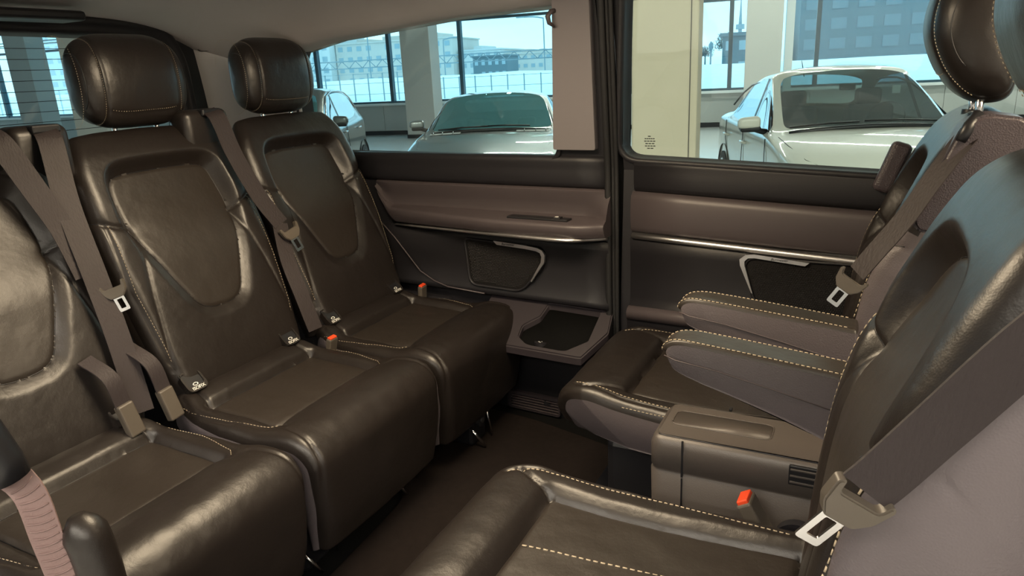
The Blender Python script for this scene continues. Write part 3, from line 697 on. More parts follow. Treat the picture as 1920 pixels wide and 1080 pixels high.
def rear_seat(yc, seed, label):
    root = empty('rear_seat', (-1.42, yc, 0), 0, label, 'seat', 'rear row of single seats')
    # cushion
    K = Pad([(-.065, .44), (-.03, .478), (.01, .487), (.065, .468), (.12, .462), (.2, .460), (.27, .458), (.34, .470), (.40, .462), (.437, .425), (.446, .37), (.440, .26), (.420, .165)],
            [(-.05, .38), (.20, .38), (.34, .36), (.36, .27), (.36, .165)],
            [(0, .215), (.12, .225), (.3, .243), (.62, .246), (.8, .235), (1, .222)], k=.10, kb=.25, r=.032, sgn=1, nu=110, nv=150, wr=.0022, bulge=.008, seed=seed)
    a = lambda v: arc(K, 0, v)
    da, db, de = a(.065), a(.27), a(.40)
    si = .172
    ctr = [(-si, da), (si, da), (si, db), (-si, db)]
    K.insets = [(np.array([(-si, da), (si, da), (si, db), (-si, db)]), -.011, .020)]
    sm = [([(-si, da), (si, da)], .006, .005, .004, .02), ([(-si, db), (si, db)], .006, .005, .004, .02)]
    for q in (-1, 1):
        sm.append(([(q * (si - .01), a(.0)), (q * si, da), (q * si, (da + db) / 2), (q * si, db)], .005, .0045, .005, .02))
        sm.append(([(q * .200, a(0)), (q * .222, da), (q * .222, (da + db) / 2), (q * .205, db), (q * .178, db + .03), (q * si, db + .003)], .003, .0035, .002, .015))
        sm.append(([(q * .178, db + .03), (q * .205, db + .055), (q * .222, de + .03), (q * .226, de + .12), (q * .222, K.L)], .0035, .0035, .003, .015))
    K.seams = sm
    outs = K.build('seat_cushion', LEA, root, regions=[(ctr, 'cushion_center', LEAI)], wall='cushion_side', wallmat=SIDE)
    for P_ in (sm[0][0], sm[1][0], sm[2][0], sm[5][0]):
        P_ = resample(np.array(P_, float), 60); tube('piping', [tuple(x) for x in K.at(P_[:, 0], P_[:, 1], .0003)], .0011, DARKER, root, seg=5)
    lines = [[(q * .216, a(.02)), (q * .217, da), (q * .217, (da + db) / 2), (q * .200, db), (q * .184, db + .018)] for q in (-1, 1)]
    K.stitches(lines, root, 'cushion_stitching', w=.0005, L=.0045, gap=.004)
    # backrest
    hwp = [(0, .205), (.2, .228), (.5, .242), (.8, .242), (1, .212)]
    ins = [(.0, 1.004), (.100, 1.001), (.136, .990), (.147, .958), (.151, .895), (.142, .835), (.118, .77), (.092, .71), (.070, .667), (.040, .648), (0, .644)]
    B, bo_, L, zd = backrest(root, [(0.0, .44), (-.005, .5), (-.055, .65), (-.128, .85), (-.190, 1.0), (-.222, 1.055), (-.262, 1.088), (-.31, 1.083)],
                             [(-.10, .42), (-.14, .6), (-.22, .85), (-.29, 1.0), (-.30, 1.03), (-.315, 1.05), (-.33, 1.055)], hwp, ins, ((.150, .868), (.240, .905)), .56, seed, dep=-.036, off=.018)
    B.stitches(L, root, 'back_stitching', w=.0005, L=.0040, gap=.004)
    headrest(root, [(-.335, 1.106), (-.295, 1.091), (-.258, 1.102), (-.236, 1.135), (-.228, 1.20), (-.236, 1.262), (-.260, 1.304), (-.305, 1.319), (-.340, 1.30), (-.352, 1.24), (-.350, 1.16)],
             [(-.34, 1.14), (-.31, 1.17), (-.30, 1.20), (-.31, 1.24), (-.34, 1.25)], .150, (-.295, 1.085), seed, off=.036)
    # child-seat anchor openings
    for l in (-.160, .160):
        n_ = Vector((.72, 0, .69)).normalized(); xx = Vector((0, 1, 0)); yy = n_.cross(xx)
        o = Vector((.000, l, .505)); M = frame(xx, yy, n_, o)
        f = lambda u, d, z: M @ Vector((u, z, -d))
        P = round_poly([(-.028, -.026), (.028, -.026), (.028, .026), (-.028, .026)], .016, 5)
        fr = plate('anchor_frame', P, [round_poly([(-.023, -.012), (.023, -.012), (.023, .030), (-.023, .030)], .008, 4)], f, -.003, .014, LEA, root)
        ins_ = plate('anchor_flap', round_poly([(-.025, -.013), (.025, -.013), (.025, .031), (-.025, .031)], .008, 4), [], f, .001, .004, DARKER, fr)
        text('anchor_lettering', 'ISOFIX', M @ Matrix.Translation((0, -.0190, .0034)), .0120, WHT, fr)
        rr = plate('anchor_symbol', [(.0075 * math.cos(t), .0042 * math.sin(t) - .007) for t in np.linspace(0, 2 * PI, 17)[:-1]], [[(.0055 * math.cos(t), .0028 * math.sin(t) - .007) for t in np.linspace(0, 2 * PI, 17)[:-1]]], f, .0002, .002, WHT, fr)
    # plinth and floor feet
    box('seat_base', (.15, 0, .265), (.30, .38, .20), DARKER, root, bev=.02)
    for l in ((-.02,) if seed == 3 else (-.17, .17)):
        dx = 0 if seed == 3 else -.07
        ft = box('floor_latch', (.335 + dx, l, .150), (.14, .085, .108), DARKER, root, bev=.012)
        disc('latch_knob', (.409 + dx, l, .170), .022, .014, DARK, ft, rot=Matrix.Rotation(PI / 2, 3, 'Y')); disc('latch_bolt', (.417 + dx, l, .170), .009, .006, DSTEEL, ft, rot=Matrix.Rotation(PI / 2, 3, 'Y'), seg=14)
        tube('latch_rod', [(.400 + dx, l - .048, .165), (.440 + dx, l - .030, .103)], .0050, STEEL, ft, seg=8)
        tube('latch_rod', [(.405 + dx, l + .046, .200), (.425 + dx, l + .040, .110)], .0035, STEEL, ft, seg=8)
    if seed == 1:
        tube('release_cable', [(.22, .36, .16), (.235, .375, .13), (.25, .33, .105)], .004, DSTEEL, root, seg=8)
        cb_ = tube('release_bar', [(.19, .30, .17), (.215, .31, .13), (.235, .285, .105)], .006, DSTEEL, root, seg=8)
        tube('copper_residue', [(.205, .306, .147), (.216, .309, .130)], .0085, RUST, cb_, seg=8)
    return root

def rel(root, P):                                      # world -> seat space
    M = (Matrix.Translation(root.location) @ Matrix.Rotation(root.rotation_euler.z, 4, 'Z')).inverted()
    return [tuple(M @ Vector(p)) for p in P]
def belt(root, pts, wv, width=.047, tip=None, tdown=None, tw=None, tn=None, sc=.92):
    r = rel(root, pts); R3 = Matrix.Rotation(-root.rotation_euler.z, 3, 'Z')
    ribbon('belt_webbing', r, [tuple(R3 @ Vector(w)) for w in wv], width, .0022, BELT, root)
    if tip is not None: tongue(root, rel(root, [tip])[0], R3 @ Vector(tdown), R3 @ Vector(tw), R3 @ Vector(tn), sc)
def belt_pod(root, c, s, rz=0.0):
    c = rel(root, [c])[0]
    b = box('belt_pod', c, s, LEA, root, rz=rz, bev=.022, seg=4); autosmooth(b, 60)
    m_ = box('belt_mouth', (c[0] + s[0] * .42, c[1] + .008, c[2] + s[2] * .43), (.030, .062, .018), DARKER, b, bev=.004)
    return b
def buckle(root, c, lean, red_up=True, sc=1.0, col=BPLA):
    c = Vector(rel(root, [c])[0]); R3 = Matrix.Rotation(-root.rotation_euler.z, 3, 'Z'); z = (R3 @ Vector(lean)).normalized(); x = Vector((0, 1, 0)); x = (x - z * x.dot(z)).normalized(); y = z.cross(x)
    M = frame(x, y, z, c)
    b = box('buckle', (0, 0, 0), (.036 * sc, .020 * sc, .075 * sc), col, root, bev=.004); b.data.transform(M)
    if red_up:
        r_ = box('buckle_button', (0, 0, .039 * sc), (.030 * sc, .015 * sc, .007 * sc), RED, b, bev=.002); r_.data.transform(M)
    return b

near = rear_seat(.700, 1, 'black leather rear seat nearest the open side door, its headrest out of the picture')
mid = rear_seat(1.205, 2, 'middle black leather rear seat, with a full headrest in front of the rear window')
far = rear_seat(1.705, 3, 'far black leather rear seat beside the quarter window and speaker panel')
# belts of the rear row
belt_pod(far, (-1.665, 1.395, 1.060), (.075, .150, .130))
belt(far, [(-1.635, 1.400, 1.122), (-1.600, 1.403, 1.100), (-1.572, 1.414, 1.0), (-1.528, 1.440, .878), (-1.492, 1.468, .800)], [(.1, 1, .12)] * 5, .052,
     (-1.474, 1.478, .780), (.30, .22, -.92), (.1, 1, .25), (1, -.3, .3), 1.0)
belt(far, [(-1.492, 1.463, .800), (-1.47, 1.452, .70), (-1.43, 1.446, .60), (-1.395, 1.445, .50)], [(.3, 1, 0)] * 4, .045)
belt_pod(mid, (-1.660, .945, 1.055), (.075, .130, .130))
belt(mid, [(-1.630, .950, 1.112), (-1.598, .945, 1.085), (-1.555, .925, .95), (-1.500, .915, .80), (-1.45, .905, .66), (-1.40, .890, .50)], [(.2, 1, .1)] * 6, .050,
     (-1.472, .932, .768), (.30, .12, -.92), (.7, .6, 0), (1, -.6, .1), .85)
belt_pod(near, (-1.665, .815, 1.075), (.075, .120, .120))
belt(near, [(-1.635, .830, 1.118), (-1.600, .845, 1.090), (-1.572, .875, .99), (-1.545, .898, .90), (-1.51, .905, .80)], [(.2, 1, .2)] * 5, .050)
for r_, c_, l_ in ((near, (-1.385, .850, .505), (-.22, -.10, 1)), (mid, (-1.380, .945, .500), (-.22, -.10, 1))):
    buckle(r_, c_, l_, False, 1.0)
    q = Vector(c_) + Vector(l_).normalized() * .10
    ribbon('buckle_strap', rel(r_, [tuple(Vector(c_) + Vector(l_).normalized() * .03), tuple(q), tuple(q + Vector((-.05, -.015, .04)))]), [(0, 1, 0)] * 3, .036, .003, BELT, r_, n=12)
buckle(mid, (-1.340, 1.440, .452), (.25, 0, 1), True, .9)
buckle(far, (-1.350, 1.925, .465), (.15, -.1, 1), True, .9)
# outer belt, buckle and handle at the near seat's door side
ribbon('lap_belt', rel(near, [(-1.30, .40, .78), (-1.16, .425, .75), (-1.04, .440, .70), (-.995, .449, .665), (-.985, .452, .59), (-.975, .455, .50), (-.96, .45, .38)]), [(.6, .65, .1)] * 7, .040, .004, BELTR, near)
V = []; F = []
_P = smooth_pts([(-1.04, .440, .70), (-.995, .449, .665), (-.985, .452, .59), (-.975, .455, .50), (-.96, .45, .38)], 60); _w = Vector((.6, .65, .1)).normalized()
for k in range(8, 58):
    p = Vector(_P[k]); t_ = (Vector(_P[min(k + 1, 59)]) - Vector(_P[k - 1])).normalized(); w_ = (_w - t_ * _w.dot(t_)).normalized(); n_ = t_.cross(w_)
    if n_.dot(Vector((1, -1, .5))) < 0: n_ = -n_
    if k % 2 == 0: tube('', [tuple(p + w_ * (.0165 * q) + n_ * .0026 + t_ * .004 * math.cos(q * 1.4)) for q in (-1, -.5, 0, .5, 1)], .0012, None, None, 5, add=(V, F))
mesh('webbing_rib', [rel(near, [v])[0] for v in V], F, BELTR, near)
tube('strap_sleeve', rel(near, [(-1.064, .403, .915), (-1.06, .405, .90), (-1.03, .420, .80), (-1.005, .432, .715), (-1.0, .437, .690)]), [.010, .023, .025, .027, .024], DARKER, near, seg=16)
tube('folding_handle', rel(near, smooth_pts([(-.965, .485, .610), (-.955, .49, .56), (-.945, .488, .50), (-.935, .48, .40)], 16)), [.012, .024] + [.030] * 13 + [.028], LEA, near, seg=18)

# ---- front pair, facing the rear row
def front_seat(yc, seed, label, hoff=0.0, fl=1.0):
    root = empty('captain_seat', (0, yc, 0), PI, label, 'seat', 'rear-facing seats in the front row')
    K = Pad([(-.05, .44), (0, .462), (.10, .456), (.25, .450), (.38, .452), (.47, .462), (.55 * fl, .472), (.605 * fl, .462), (.638 * fl, .430), (.648 * fl, .38), (.63 * fl, .31)],
            [(-.05, .34), (.2, .33), (.4, .33), (.56, .335), (.59, .33), (.60, .32), (.60, .31)],
            [(0, .225), (.15, .235), (.5, .247), (.75, .240), (.9, .215), (1, .18)], k=.30, kb=.2, r=.030, sgn=1, nu=120, nv=160, wr=.0022, bulge=.006, seed=seed)
    a = lambda v: arc(K, 0, v); da, db = a(.05), a(.465); si = .165; dt = a(.60 * fl)
    ctr = [(-si, da), (si, da), (si, db), (-si, db)]
    K.insets = [(np.array(ctr), -.012, .030)]
    sm = [([(-si, db + .004), (0, db), (si, db + .004)], .008, .005, .005, .025), ([(-si, da), (si, da)], .006, .005, .003, .02)]
    for q in (-1, 1):
        sm.append(([(q * si, da), (q * si, db), (q * .180, db + .05), (q * .205, dt - .02)], .006, .0045, .005, .025))
        sm.append(([(q * .205, da), (q * .226, (da + db) / 2), (q * .222, db), (q * .205, db + .08), (q * .190, dt)], .0035, .0035, .003, .015))
    K.seams = sm
    K.build('seat_cushion', LEA, root, regions=[(ctr, 'cushion_center', LEAI)], wall='cushion_side', wallmat=SIDE)
    lines = [[(q * .199, da + .02), (q * .220, (da + db) / 2), (q * .216, db), (q * .199, db + .08), (q * .186, dt)] for q in (-1, 1)]
    K.stitches(lines, root, 'cushion_stitching', w=.0009, L=.006, gap=.0035)
    lines = [[(q * .240, da + .02), (q * .2435, (da + db) / 2), (q * .240, db)] for q in (-1, 1)]
    K.stitches(lines, root, 'piping_stitching', w=.0008, L=.0055, gap=.0035)
    hwp = [(0, .215), (.2, .236), (.5, .243), (.8, .236), (1, .205)]
    ins = [(.0, .972), (.085, .968), (.128, .950), (.148, .91), (.152, .86), (.140, .79), (.118, .72), (.095, .66), (.070, .61), (.040, .59), (0, .585)]
    B, bo_, L, zd = backrest(root, [(.035, .44), (.040, .55), (.032, .66), (.005, .79), (-.045, .91), (-.088, 1.0), (-.125, 1.05), (-.175, 1.072), (-.23, 1.06)],
                             [(-.10, .40), (-.12, .6), (-.15, .8), (-.20, .95), (-.225, 1.0), (-.24, 1.02), (-.25, 1.03)], hwp, ins, ((.150, .815), (.241, .865)), .50, seed, r=.045, dep=-.034, nu=130, nv=180, wallmat=SIDE, panels=True)
    L2 = [B.edge(.925, zd(.49), zd(.885)), B.edge(-.86, zd(.49), zd(.865))]
    B.stitches(L2, root, 'back_stitching', w=.0011, L=.0065, gap=.004)
    h = hoff
    headrest(root, [(-.205 + h, 1.10), (-.165 + h, 1.083), (-.125 + h, 1.098), (-.085 + h, 1.145), (-.060 + h, 1.21), (-.066 + h, 1.275), (-.092 + h, 1.318), (-.135 + h, 1.334), (-.175 + h, 1.32), (-.195 + h, 1.27), (-.205 + h, 1.18)],
             [(-.19 + h, 1.14), (-.15 + h, 1.17), (-.135 + h, 1.21), (-.14 + h, 1.26), (-.17 + h, 1.28)], .160, (-.155 + h, 1.075), seed)
    # hard rear shell, seat base
    box('seat_base', (.27, 0, .235), (.50, .40, .20), DARKER, root, bev=.02)
    box('seat_rail', (.27, .0, .122), (.62, .34, .05), DARKER, root, bev=.006)
    return root, K, B, zd

ffar, Kf, Bf, zdf = front_seat(1.640, 11, 'rear-facing black leather seat beside the sliding-door window, belt hanging down its side')
fnear, Kn, Bn, zdn = front_seat(.848, 12, 'rear-facing black leather seat nearest the camera, at the right edge of the picture', hoff=-.034, fl=.955)
# centre panel stitching of the near cushion
Kn.stitches([[(-.020, arc(Kn, 0, .455)), (-.030, arc(Kn, 0, .40)), (-.040, arc(Kn, 0, .30)), (-.050, arc(Kn, 0, .12))]], fnear, 'center_stitching', w=.0012, L=.0075, gap=.004)
def armrest(root, lc, off, seed):
    A = Pad([(-.03 + off, .712), (.10 + off, .726), (.2 + off, .736), (.262 + off, .740), (.290 + off, .730), (.300 + off, .708)],
            [(-.03 + off, .575), (.08 + off, .622), (.17 + off, .652), (.24 + off, .672), (.270 + off, .682), (.285 + off, .694)],
            [(0, .033), (.5, .033), (.8, .032), (1, .024)], k=.22, kb=.05, r=.008, sgn=1, nu=26, nv=90, wr=.0006, bulge=.003, seed=seed)
    # build around the arm's own lateral centre
    o = empty('armrest', (0, lc, 0)); o.parent = root
    A.build('arm_pad', LEAI, o, wall='arm_side', wallmat=SIDE)
    A.stitches([[(q * .0275, .02), (q * .0280, A.L * .5), (q * .0270, A.L * .80), (q * .016, A.L * .985)] for q in (-1, 1)], o, 'arm_stitching', w=.0008, L=.0050, gap=.003)
    tube('side_seam', [(-.03 + off, .0350, .645), (.10 + off, .0362, .676), (.2 + off, .0362, .697), (.27 + off, .0345, .706), (.291 + off, .0250, .709)], .0010, MAUVE, o, seg=5)
    disc('pivot_cap', (-.02 + off, 0, .64), .03, .060, DARK, o, rot=Matrix.Rotation(PI / 2, 3, 'X'))
    return o
armrest(fnear, -.282, .0, 21); armrest(ffar, .285, .030, 22)
# far front seat: grained belt housing on the shoulder and belt down its side
hp = [(.118, 1.066), (.150, 1.082), (.205, 1.074), (.222, 1.03), (.185, .965), (.118, .888), (.075, .885), (.062, .905), (.082, .965)]
hs = plate('belt_housing', [(-x, z) for x, z in round_poly(hp, .014, 4)], [], lambda u, d, z: Vector((u, d, z)), .285, .20, GRAIN, ffar)
bm = bmesh.new(); bm.from_mesh(hs.data); bmesh.ops.bevel(bm, geom=[e for e in bm.edges if e.is_manifold and e.calc_face_angle(0) > .9], offset=.006, segments=3, affect='EDGES'); bm.to_mesh(hs.data); bm.free(); autosmooth(hs, 40)
tube('belt_guide', rel(ffar, [(.140, 1.378, 1.080), (.128, 1.362, 1.062), (.118, 1.352, 1.040)]), [.009, .010, .008], DARKER, ffar, seg=12)
belt(ffar, [(.160, 1.40, 1.060), (.130, 1.372, 1.048), (.085, 1.352, .975), (.052, 1.345, .912), (.012, 1.342, .850), (-.012, 1.342, .812)], [(.55, -.78, -.28)] * 6, .043,
     (-.020, 1.342, .798), (-.50, -.03, -.80), (.80, -.2, -.5), (-.2, -1, .2), .85)
box('side_wing', rel(ffar, [(.035, 1.875, .925)])[0], (.046, .030, .120), GRAIN, ffar, bev=.013, seg=4, rot=Matrix.Rotation(math.radians(-18), 3, 'Y'))
# near front seat: belt across its door-side shoulder
belt(fnear, [(.230, .60, 1.090), (.175, .59, 1.045), (.118, .583, .985), (.065, .580, .908), (.030, .571, .860), (.016, .567, .843)], [(.72, .38, -.58)] * 6, .053,
     (.010, .566, .835), (-.60, -.04, -.80), (.72, .38, -.58), (-.3, -1, .3), .92)
buckle(fnear, (-.125, 1.115, .415), (-.50, .05, .85), True, 1.3)
disc('recline_lever', rel(fnear, [(-.062, 1.112, .400)])[0], .038, .020, DARK, fnear, rot=Matrix.Rotation(PI / 2, 3, 'X'))

# ---- folding table console between the front pair
con = empty('folding_console', (-.16, 1.255, 0), 0, 'dark plastic centre console with a cup tray standing between the two rear-facing seats', 'console')
yn, yf, xf = -.080, .078, -.178
pk = round_poly([(-.150, -.022), (.034, -.022), (.034, .038), (-.150, .038)], .014, 5)
bodyp = round_poly([(xf, yn), (.24, yn), (.24, yf), (xf, yf)], [.028, .01, .01, .028], 5)
loops = []
for z, g in ((ZF + .015, -.010), (.25, -.004), (.438, .0), (.441, -.003), (.446, -.003), (.449, .0), (.492, .0), (.504, -.004), (.510, -.010), (.511, -.016)):
    q = inset_loop(bodyp, -g if ar(bodyp) > 0 else g); loops.append([(x, y, z) for x, y in q])
cb = loft('console_body', loops, CONS, con, cap=False)
rim_ = [(x, y, .5138) for x, y in resample(pk, 60, True)]; tube('tray_rim', rim_ + [rim_[0]], .0014, CONS, con, seg=6)
rim_ = [(x, y, .5112) for x, y in resample(inset_loop(bodyp, .0135), 80, True)]; tube('top_joint', rim_ + [rim_[0]], .0012, DARKER, con, seg=5)
tp = plate('table_top', inset_loop(bodyp, .014), [pk], lambda u, d, z: Vector((u, z, .5135 - d)), 0, .006, CONS, con); autosmooth(tp, 50)
rows = [[(x, y, .5136) for x, y in pk], [(x, y, .508) for x, y in inset_loop(pk, .002)], [(x, y, .465) for x, y in inset_loop(pk, .005)], [(x, y, .458) for x, y in inset_loop(pk, .012)]]
loft('tray_recess', rows, CONS, con, cap=True)
box('cover_joint', (-.113, yn - .0003, .475), (.0035, .003, .075), DARKER, con)
box('cover_joint', (-.113, yn - .0003, .34), (.0025, .003, .19), DARKER, con)
dr = box('drawer_recess', (.125, yn + .0012, .487), (.105, .006, .038), DARKER, con, bev=.002)
for k in range(3): box('drawer_rib', (.125, yn - .001, .474 + k * .012), (.100, .005, .004), CONS, dr, bev=.001)
box('flap_hinge', (-.055, yf + .001, .5135), (.006, .010, .006), DARKER, con, bev=.001)

# ------------------------------------------------------------------ showroom around the van
SR = Matrix.Rotation(A9, 3, 'Z')
def sbox(name, s0, s1, n0, n1, z0, z1, m, parent=None, bev=0.0):
    return box(name, tuple(SP((s0 + s1) / 2, (n0 + n1) / 2, (z0 + z1) / 2)), (s1 - s0, n1 - n0, z1 - z0), m, parent, rz=A9, bev=bev)
struct(sbox('floor', -36, 14, -10, 19.45, GZ - .1, GZ, TILE))
struct(sbox('ceiling', -36, 14, -10, 19.6, 4.65, 4.8, CEIL))
struct(sbox('wall_near', -36, 14, -10.3, -10, GZ, 4.7, PLAS))
struct(sbox('wall_right', 14, 14.3, -10, 19.6, GZ, 4.7, PLAS))
lw = struct(sbox('wall_far', -36, 14, 19.32, 19.52, GZ, .42, PLAS))
for k in range(-24, 9):
    sbox('wall_panel', k * 1.45 + .005, k * 1.45 + 1.445, 19.29, 19.325, GZ + .12, .42, PLAS, lw)
struct(sbox('baseboard_far', -36, 14, 19.27, 19.32, GZ, GZ + .11, DARK))
struct(sbox('trim_6', -36, 14, 19.16, 19.52, .42, .48, SILL))
# curtain wall: mullions, transoms, panes
ms = [-34.5, -31.5, -28.2, -25.1, -21.9, -18.6, -15.4, -12.25, -9.84, -7.64, -2.9, -.45, 1.54, 4.6, 7.6, 10.6]
cw = struct(sbox('window_4', -36, 14, 19.400, 19.404, .48, 4.7, CGL))
for s in ms: sbox('mullion', s - .05, s + .05, 19.32, 19.48, .48, 4.7, MULL, cw)
for z in (2.62, .50): sbox('transom', -36, 14, 19.34, 19.46, z - .035, z + .035, MULL, cw)
for z in (2.86, 2.95): sbox('blind_rail', -36, 14, 19.22, 19.25, z - .012, z + .012, MULL, cw)
# columns
def column(name, s, n, w, d, m, label, chamf=.012):
    o = sbox(name, s - w / 2, s + w / 2, n - d / 2, n + d / 2, GZ, 4.66, m, None, bev=chamf)
    sk_ = sbox('skirting', s - w / 2 - .012, s + w / 2 + .012, n - d / 2 - .012, n + d / 2 + .012, GZ, GZ + .10, DARK, o)
    tag(o, label, 'column', 'showroom columns'); return o
column('column', -8.38, 18.3, .84, .60, PLAS, 'pale grey square column behind the silver coupe, in front of the glazing')
column('column', .30, 18.2, .78, .60, PLAS, 'pale grey column rising behind the rear of the white sedan')
bc = column('column', -.515, 5.05, .42, .42, BEIG, 'cream column standing close outside the sliding-door window')
sbox('column_joint', -.355, -.350, 4.836, 4.842, GZ + .1, 4.6, CONS, bc)
column('column', -8.55, 8.0, .55, .55, PLAS, 'pale column seen through the rear window behind the middle headrest')
column('column', -19.5, 16.0, .8, .6, PLAS, 'far pale column at the left edge of the rear window view')
# low wall left of the window front with a white frame
fr = struct(sbox('trim_7', .80, .98, 18.9, 19.4, .42, 4.7, SILL))
# ceiling lamp rows
for i, (n_, s_) in enumerate(LAMP_ROWS):
    lf = sbox('ceiling_lamp', s_ - 6.5, s_ + 6.5, n_ - .05, n_ + .05, 4.58, 4.65, SILL, None, bev=.01)
    tb = sbox('lamp_tube', s_ - 6.45, s_ + 6.45, n_ - .035, n_ + .035, 4.565, 4.58, LAMP, lf)
    tag(lf, ['long warm ceiling light line, farthest row behind the camera', 'long warm ceiling light line, nearest row behind the camera', 'long warm ceiling light line above the van roof', 'long warm ceiling light line behind the parked cars',
             'long warm ceiling light line nearest the glazing'][i], 'lamp', 'ceiling light lines')

# ---- cars
def car(name, M, L, w, st, paint, cglass, label, sedan=True, win_rows=None, vents=False, interior=True, sideglass=None):
    """st: list of stations (x, [10 half-section points (y,z)], tag). tags mark which strips are glass"""
    root = empty(name, (0, 0, 0), 0, label, 'car', 'cars parked in the showroom'); root.matrix_world = M
    V = []; F = []; MI = []; n = 10; N = 2 * n - 2
    for x, sec, _ in st:
        for y, z in sec: V.append((x + .16 * (y / w) ** 2 * (1 if x < L * .5 else -1) , y, z))
        for y, z in sec[-2:0:-1]: V.append((x + .16 * (y / w) ** 2 * (1 if x < L * .5 else -1), -y, z))
    for i in range(len(st) - 1):
        tg = st[i][2]
        for k in range(N):
            k2 = (k + 1) % N; F.append((i * N + k, (i + 1) * N + k, (i + 1) * N + k2, i * N + k2))
            kk = k if k < n - 1 else N - 1 - k
            mi = 0
            if 'w' in tg and kk in (7, 8): mi = 1
            if 's' in tg and kk == 5: mi = 2
            if 'b' in tg and kk == 5: mi = 3
            if kk in (0, 1): mi = 3
            MI.append(mi)
    F.append(tuple(range(N))); MI.append(0); F.append(tuple(range((len(st) - 1) * N, len(st) * N))[::-1]); MI.append(0)
    me = D.meshes.new('cage'); me.from_pydata(V, [], F); me.polygons.foreach_set('material_index', MI)
    o = D.objects.new('cage', me); C.objects.link(o)
    for q in range(4): me.materials.append((paint, cglass, sideglass or CARGS, DARKER)[q])
    cr_ = me.attributes.new('crease_edge', 'FLOAT', 'EDGE')
    mats_of = {}
    for p in me.polygons:
        for ek in p.edge_keys: mats_of.setdefault(ek, set()).add(p.material_index)
    for e in me.edges:
        ek = tuple(sorted(e.vertices)); ek = ek if ek in mats_of else (ek[1], ek[0])
        if len(mats_of.get(ek, ())) > 1: cr_.data[e.index].value = .55
        y_ = {e.vertices[0] % N, e.vertices[1] % N}
        if y_ <= {4} or (len(y_) == 1 and list(y_)[0] in (4, N - 4)): cr_.data[e.index].value = max(cr_.data[e.index].value, .35)
    md = o.modifiers.new('s', 'SUBSURF'); md.levels = 3; md.render_levels = 3
    dg = bpy.context.evaluated_depsgraph_get(); dg.update(); m2 = D.meshes.new_from_object(o.evaluated_get(dg)); D.objects.remove(o, do_unlink=True)
    co = np.empty(len(m2.vertices) * 3); m2.vertices.foreach_get('co', co); co = co.reshape(-1, 3)
    lt = np.empty(len(m2.loops), int); m2.loops.foreach_get('vertex_index', lt); ls = np.empty(len(m2.polygons), int); m2.polygons.foreach_get('loop_start', ls)
    mi = np.empty(len(m2.polygons), int); m2.polygons.foreach_get('material_index', mi); Q = lt[ls[:, None] + np.arange(4)]
    cen = co[Q].mean(1); parts = {}
    def part(nm, sel, mm, shrink=None):
        if not sel.any(): return None
        q = Q[sel]; ids, inv = np.unique(q, return_inverse=True); return mesh(nm, co[ids], inv.reshape(q.shape), mm, root)
    body = part('body', mi == 0, paint); part('sill', mi == 3, DARKER)
    part('windscreen', (mi == 1) & (cen[:, 0] < L * .5), cglass); part('rear_window', (mi == 1) & (cen[:, 0] > L * .5), cglass)
    for sg in (-1, 1): part('side_window', (mi == 2) & (cen[:, 1] * sg > 0), sideglass or CARGS)
    D.meshes.remove(m2)
    return root, body, co, Q, mi

def wheels(root, xs, w, r=.32):
    for x in xs:
        for sg in (-1, 1):
            y = sg * (w - .10)
            bm = bmesh.new(); bmesh.ops.create_cone(bm, cap_ends=True, segments=36, radius1=r, radius2=r, depth=.21)
            bmesh.ops.bevel(bm, geom=[e for e in bm.edges if e.calc_face_angle(0) > 1], offset=.03, segments=3, affect='EDGES')
            bmesh.ops.transform(bm, matrix=Matrix.Translation((x, y, r)) @ Matrix.Rotation(PI / 2, 4, 'X'), verts=bm.verts)
            t = autosmooth(bmobj('wheel', bm, TYRE, root), 40)
            bm = bmesh.new(); bmesh.ops.create_cone(bm, cap_ends=True, segments=30, radius1=r * .66, radius2=r * .66, depth=.02)
            bmesh.ops.transform(bm, matrix=Matrix.Translation((x, y + sg * .103, r)) @ Matrix.Rotation(PI / 2, 4, 'X'), verts=bm.verts)
            rim = bmobj('rim', bm, DSTEEL, t)
            for k in range(5):
                a = k * 2 * PI / 5
                bm_ = bmesh.new(); bm_box(bm_, (0, 0, r * .34), (.06, .02, r * .56), bev=.008); bmesh.ops.transform(bm_, matrix=Matrix.Translation((x, y + sg * .112, r)) @ Matrix.Rotation(a, 4, 'Y'), verts=bm_.verts)
                bmobj('spoke', bm_, ALLO, t)
            # wheel arch lining shows as a dark ring
            ring = [[(x + rr * math.cos(b), sg * yy, r + rr * math.sin(b)) for b in np.linspace(-.25, PI + .25, 28)] for rr, yy in ((r + .055, w + .004), (r + .055, w - .02), (r + .035, w - .02), (r + .03, w - .12))]
            loft('wheel_arch', ring, DARKER, root, close=False)
def mirror_(root, x, y, z, sg, paint, sc=1.0):
    mo = box('wing_mirror', (0, 0, 0), (.10 * sc, .21 * sc, .135 * sc), paint, root, bev=.045 * sc, seg=5)
    for v in mo.data.vertices:
        f = .80 + .20 * (-v.co.y * sg / .1 * .5 + .5); v.co.z *= f; v.co.x *= f
        if v.co.z < 0: v.co.z *= .8
    mo.data.transform(Matrix.Translation((x, y + sg * .13, z + .04)) @ Matrix.Rotation(sg * .18, 4, 'Z')); autosmooth(mo, 60)
    lo_ = box('mirror_base', (x + .004, y + sg * .115, z - .012), (.085 * sc, .185 * sc, .05 * sc), DARKER, mo, bev=.018)
    gl = box('mirror_glass', (x + .024, y + sg * .13, z + .035), (.004, .17 * sc, .095 * sc), STEEL, mo, bev=.001)
    tube('mirror_foot', [(x + .01, y - sg * .03, z - .045), (x + .01, y + sg * .05, z - .025), (x + .005, y + sg * .10, z - .012)], [.030, .024, .020], DARKER, mo, seg=10)
def wiper(root, pts, m=DARKER):
    tube('wiper', pts, .009, m, root, seg=6)
